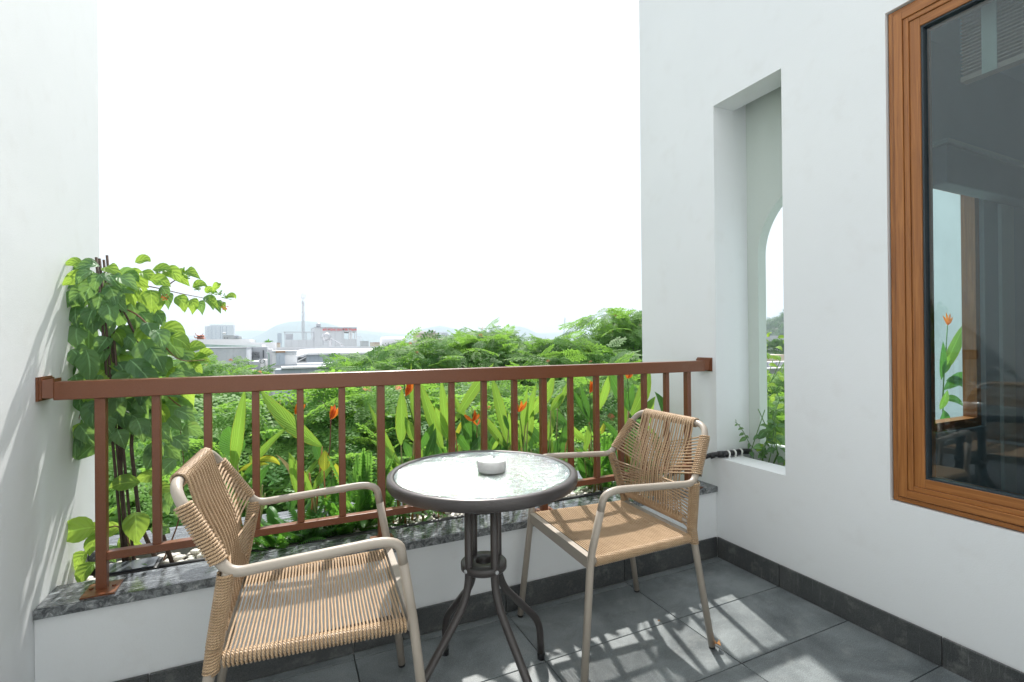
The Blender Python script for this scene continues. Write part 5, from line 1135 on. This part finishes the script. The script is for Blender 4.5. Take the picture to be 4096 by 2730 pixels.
e = building(1438, 1100, 'faint grey tower right of the red letters', 'tower block', 'tower_block'); part(e, 'wall', 'tower', 1430, 1346, 1446, 1376, 1100, 16, GZ); part(e, 'crown', 'tower', 1433, 1344, 1443, 1346.2, 1100, 10)
e = building(1778, 420, 'grey gridded apartment tower right of the beige house', 'tower block', 'tower_block'); part(e, 'wall', 'tower', 1765, 1331, 1792, 1372, 420, 16, GZ); part(e, 'crown', 'tower', 1770, 1328, 1780, 1331.2, 421, 8)
q = B()
for i in range(9):
    for xx in np.arange(1767, 1790, 4): pxbox(q, xx, 1334+i*3.4, xx+2.2, 1336+i*3.4, 419.8, .15)
o = make('windows', q, 'tower_window', e); o['kind'] = 'stuff'
e = building(1715, 120, 'beige flat roofed house on the skyline'); part(e, 'wall', 'beige', 1690, 1335, 1752, 1385, 120, 10, GZ); part(e, 'roof_edge', 'beige', 1686, 1333, 1756, 1335.5, 119.7, 10.6); part(e, 'roof_room', 'tower', 1678, 1325, 1706, 1333, 124, 5)
e = building(1790, 150, 'low beige block in front of the gridded tower'); part(e, 'wall', 'beige', 1752, 1356, 1796, 1385, 150, 10, GZ)
e = building(925, 120, 'small grey rooftop house before the far twin tower'); part(e, 'wall', 'grey_wall', 891, 1342, 937, 1372, 120, 8, GZ); part(e, 'wing', 'grey_wall', 937, 1345, 956, 1372, 120.5, 7, GZ); part(e, 'ledge', 'grey_wall', 935, 1354, 968, 1355.5, 119.5, 1)
for x in (897, 908, 945): part(e, 'window', 'window_dark', x, 1351, x+3, 1355, 119.9, .1)
q = B()
for x in range(940, 956, 3): pxbox(q, x, 1340, x+.4, 1345, 120.4, .05)
pxbox(q, 938, 1340, 957, 1340.7, 120.4, .05); make('roof_railing', q, 'steel', e)
# temple
Y = 90; e = building(797, Y, 'red tiled temple roof rising beside the thin treetop', 'temple', 'temple'); part(e, 'wall', 'dry', 788, 1345, 806, 1358, Y+1, 3, GZ)
for k, (x0, x1, yt, yb) in enumerate(((779, 813, 1348, 1354), (784, 810, 1340, 1344))):
    q = B(); a, b2 = at(x0, yb, Y), at(x1, yb, Y); c0, d0 = at(x0+5, yt, Y), at(x1-5, yt, Y); D = 3.2
    q.add([a, b2, (b2[0], Y+D, b2[2]), (a[0], Y+D, a[2]), (c0[0], Y+D*.4, c0[2]), (d0[0], Y+D*.4, d0[2]), (d0[0], Y+D*.6, d0[2]), (c0[0], Y+D*.6, c0[2])], [(0, 1, 5, 4), (1, 2, 6, 5), (2, 3, 7, 6), (3, 0, 4, 7), (4, 5, 6, 7), (0, 3, 2, 1)])
    for X, s in ((a[0], -1), (b2[0], 1)): q.tube([(X-s*.3, Y, a[2]+.05), (X, Y, a[2]+.12), (X+s*.12, Y, a[2]+.5)], [.09, .07, .02], 5)
    make('roof', q, 'red_roof', e)
# crane
Y = 330; e = building(2255, Y, 'thin lattice crane jib rising out of the trees', 'crane', 'crane'); q = B(); a, b2 = at(2250, 1365, Y), at(2260, 1272, Y); a[2] = GZ
for d in (-.7, .7): q.tube([a+(d, 0, 0), b2+(d*.3, 0, 0)], .13, 4)
for i in range(26):
    t0, t1 = i/26, (i+1)/26; s = 1 if i % 2 else -1; q.tube([a+(b2-a)*t0+(s*.6, 0, 0), a+(b2-a)*t1-(s*.6, 0, 0)], .08, 4)
make('jib', q, 'tower_window', e)
e = building(1878, 300, 'tiny pole antenna above the trees', 'antenna mast', 'antenna_mast'); q = B(); a = at(1878, 1322, 300); q.tube([(a[0], 300, GZ), a], .18, 6); make('pole', q, 'steel', e); part(e, 'panel', 'white_wall', 1876, 1322, 1880, 1332, 299.6, .3)
# what shows through the arch
e = building(3038, 30, 'tall white house edge seen at the left side of the arch'); part(e, 'wall', 'white_wall', 3000, 1320, 3044, 1428, 30, 1.2, GZ); part(e, 'window', 'window_dark', 3033, 1350, 3039, 1385, 29.96, .05)
e = building(3090, 90, 'wide grey warehouse under the wooded hill seen through the arch'); part(e, 'wall', 'grey_wall', 3046, 1343, 3260, 1372, 90, 12, GZ)
e = building(3090, 24, 'old grey gabled wall and beige ledge seen through the arch'); part(e, 'wall', 'stained', 3044, 1418, 3098, 1446, 24, 4, GZ); part(e, 'ledge', 'beige', 3100, 1420, 3150, 1446, 23, 3, GZ)
e = building(3090, 15, 'grey balustrade terrace seen through the arch'); part(e, 'parapet', 'white_wall', 3030, 1446, 3260, 1449, 15, .3); part(e, 'wall', 'grey_wall', 3030, 1449, 3260, 1466, 15.05, .3); part(e, 'ledge', 'white_wall', 3030, 1470, 3260, 1474, 14.6, .8); part(e, 'lower_wall', 'grey_wall', 3030, 1474, 3260, 1492, 15.05, .5, GZ)
for x in (3072, 3110, 3150): part(e, 'pilaster', 'grey_wall', x, 1449, x+7, 1470, 14.95, .1)
# further low houses filling the town towards the hills
r3 = random.Random(21)
for px, Y, yt, w_, wm, rm_, lab in ((1590, 210, 1366, 46, 'white_wall', 'grey_wall', 'low white hazy house with a grey roof behind the long white parapet'), (1512, 160, 1372, 30, 'beige', 'red_roof', 'small beige hazy house with a red roof right of the red lettered building'),
        (1112, 150, 1374, 16, 'beige', 'red_roof', 'tiny beige house with a red roof at the foot of the slim tower'), (1462, 300, 1366, 26, 'grey_wall', 'tower', 'grey hazy house below the faint grey tower'), (1850, 260, 1362, 30, 'white_wall', 'grey_wall', 'white hazy house right of the gridded apartment tower'),
        (1040, 140, 1378, 26, 'white_wall', 'tower', 'white hazy house left of the small palm')):
    e = building(px, Y, lab, 'house', 'house'); part(e, 'wall', wm, px-w_/2, yt, px+w_/2, 1385, Y, 9, GZ); part(e, 'roof', rm_, px-w_/2-.5, yt-1.5, px+w_/2+.5, yt, Y-.2, 9.4)
# ------------------------------------------------------------------ hills
def ridge(name, Y, prof, dep, m='mountain', seed=0):
    r4 = random.Random(seed); xs_ = np.linspace(prof[0][0], prof[-1][0], 150); q = B(); rows = []
    hz_ = np.interp(xs_, [p_[0] for p_ in prof], [p_[1] for p_ in prof])
    top = [at(x, y+r4.uniform(-.8, .8), Y) for x, y in zip(xs_, hz_)]; n = len(top)
    for f, yy_ in ((0, -dep), (.45, -dep*.55), (.8, -dep*.2), (1, 0), (.6, dep*.5), (0, dep)):
        for k, p_ in enumerate(top):
            g_ = GZ+.02; h = max(.5, p_[2]-g_); sc = (Y+yy_)/Y; rows.append((p_[0]*(1 if yy_ >= 0 else sc), Y+yy_, g_+h*f+(0 if f in (0, 1) else 6*math.sin(k*.7+f*9)*f)))
    f_ = [(a*n+k, a*n+k+1, (a+1)*n+k+1, (a+1)*n+k) for a in range(5) for k in range(n-1)]; q.add(rows, f_); return struct(name, q, m, None, True)
ridge('hills_near', 1900, [(200, 1392), (380, 1362), (560, 1352), (800, 1362), (960, 1366), (1040, 1340), (1100, 1304), (1160, 1288), (1215, 1285), (1300, 1291), (1350, 1306), (1420, 1330), (1500, 1342), (1580, 1348), (1640, 1340), (1700, 1314), (1762, 1303), (1820, 1316), (1890, 1338), (1980, 1342), (2040, 1314), (2065, 1305), (2100, 1312), (2150, 1334), (2400, 1345), (2700, 1340)], 160, seed=1)
ridge('hills_far', 2500, [(0, 1390), (300, 1350), (420, 1340), (700, 1350), (900, 1330), (1000, 1322), (1200, 1330), (1400, 1318), (1600, 1338), (1800, 1330), (2000, 1336), (2300, 1330), (2700, 1335)], 160, seed=2)
# wooded hill seen through the arch
q = B(); c0 = at(3420, 1372, 215); n = 40; rows = []
for j in range(21):
    for i in range(n):
        a = i/n*2*PI; rr = j/20; h = 36*math.cos(rr*PI/2)**1.2; rows.append((c0[0]+110*rr*math.cos(a), 215+70*rr*math.sin(a), GZ+.02+h*(1+.08*math.sin(3*a+j))))
q.add(rows, [(j*n+i, j*n+(i+1) % n, (j+1)*n+(i+1) % n, (j+1)*n+i) for j in range(20) for i in range(n)]); struct('wooded_hill', q, 'ground', None, True)
pts = []
for i in range(2600):
    a = r3.uniform(0, 2*PI); rr = math.sqrt(r3.random()); h = 36*math.cos(rr*PI/2)**1.2*(1+.08*math.sin(3*a)); lump = r3.choice((0, 2, 4, 6)); X, Y = c0[0]+110*rr*math.cos(a), 215+70*rr*math.sin(a)
    tz = 5+3.5*math.sin(X*.23)*math.cos(Y*.19)
    for k in range(3): pts.append((X+r3.gauss(0, 1.6), Y+r3.gauss(0, 1.6), GZ+h+tz*r3.uniform(.1, 1), r3.gauss(0, .5), r3.gauss(0, .5), r3.uniform(0, 6), r3.uniform(3.0, 5.0), 0, r3.random()*.8))
o = cloud('hill_forest', pts, None, 'far'); o['label'] = 'dark forest covering the hill beyond the arch'
# ------------------------------------------------------------------ haze
hz = B(); hz.box((-1450, -70, GZ-1.4), (2800, 2960, 190)); hb = make('haze', hz, 'ground'); hb['kind'] = 'stuff'
hm = bpy.data.materials.new('haze_air'); hm.use_nodes = True; t_ = hm.node_tree; t_.nodes.clear(); oo = t_.nodes.new('ShaderNodeOutputMaterial'); pv = t_.nodes.new('ShaderNodeVolumePrincipled')
pv.inputs['Color'].default_value = (.62, .71, .82, 1); pv.inputs['Density'].default_value = 6.0e-4; pv.inputs['Anisotropy'].default_value = .2; t_.links.new(pv.outputs[0], oo.inputs['Volume'])
hm.cycles.homogeneous_volume = True
hb.data.materials.clear(); hb.data.materials.append(hm)
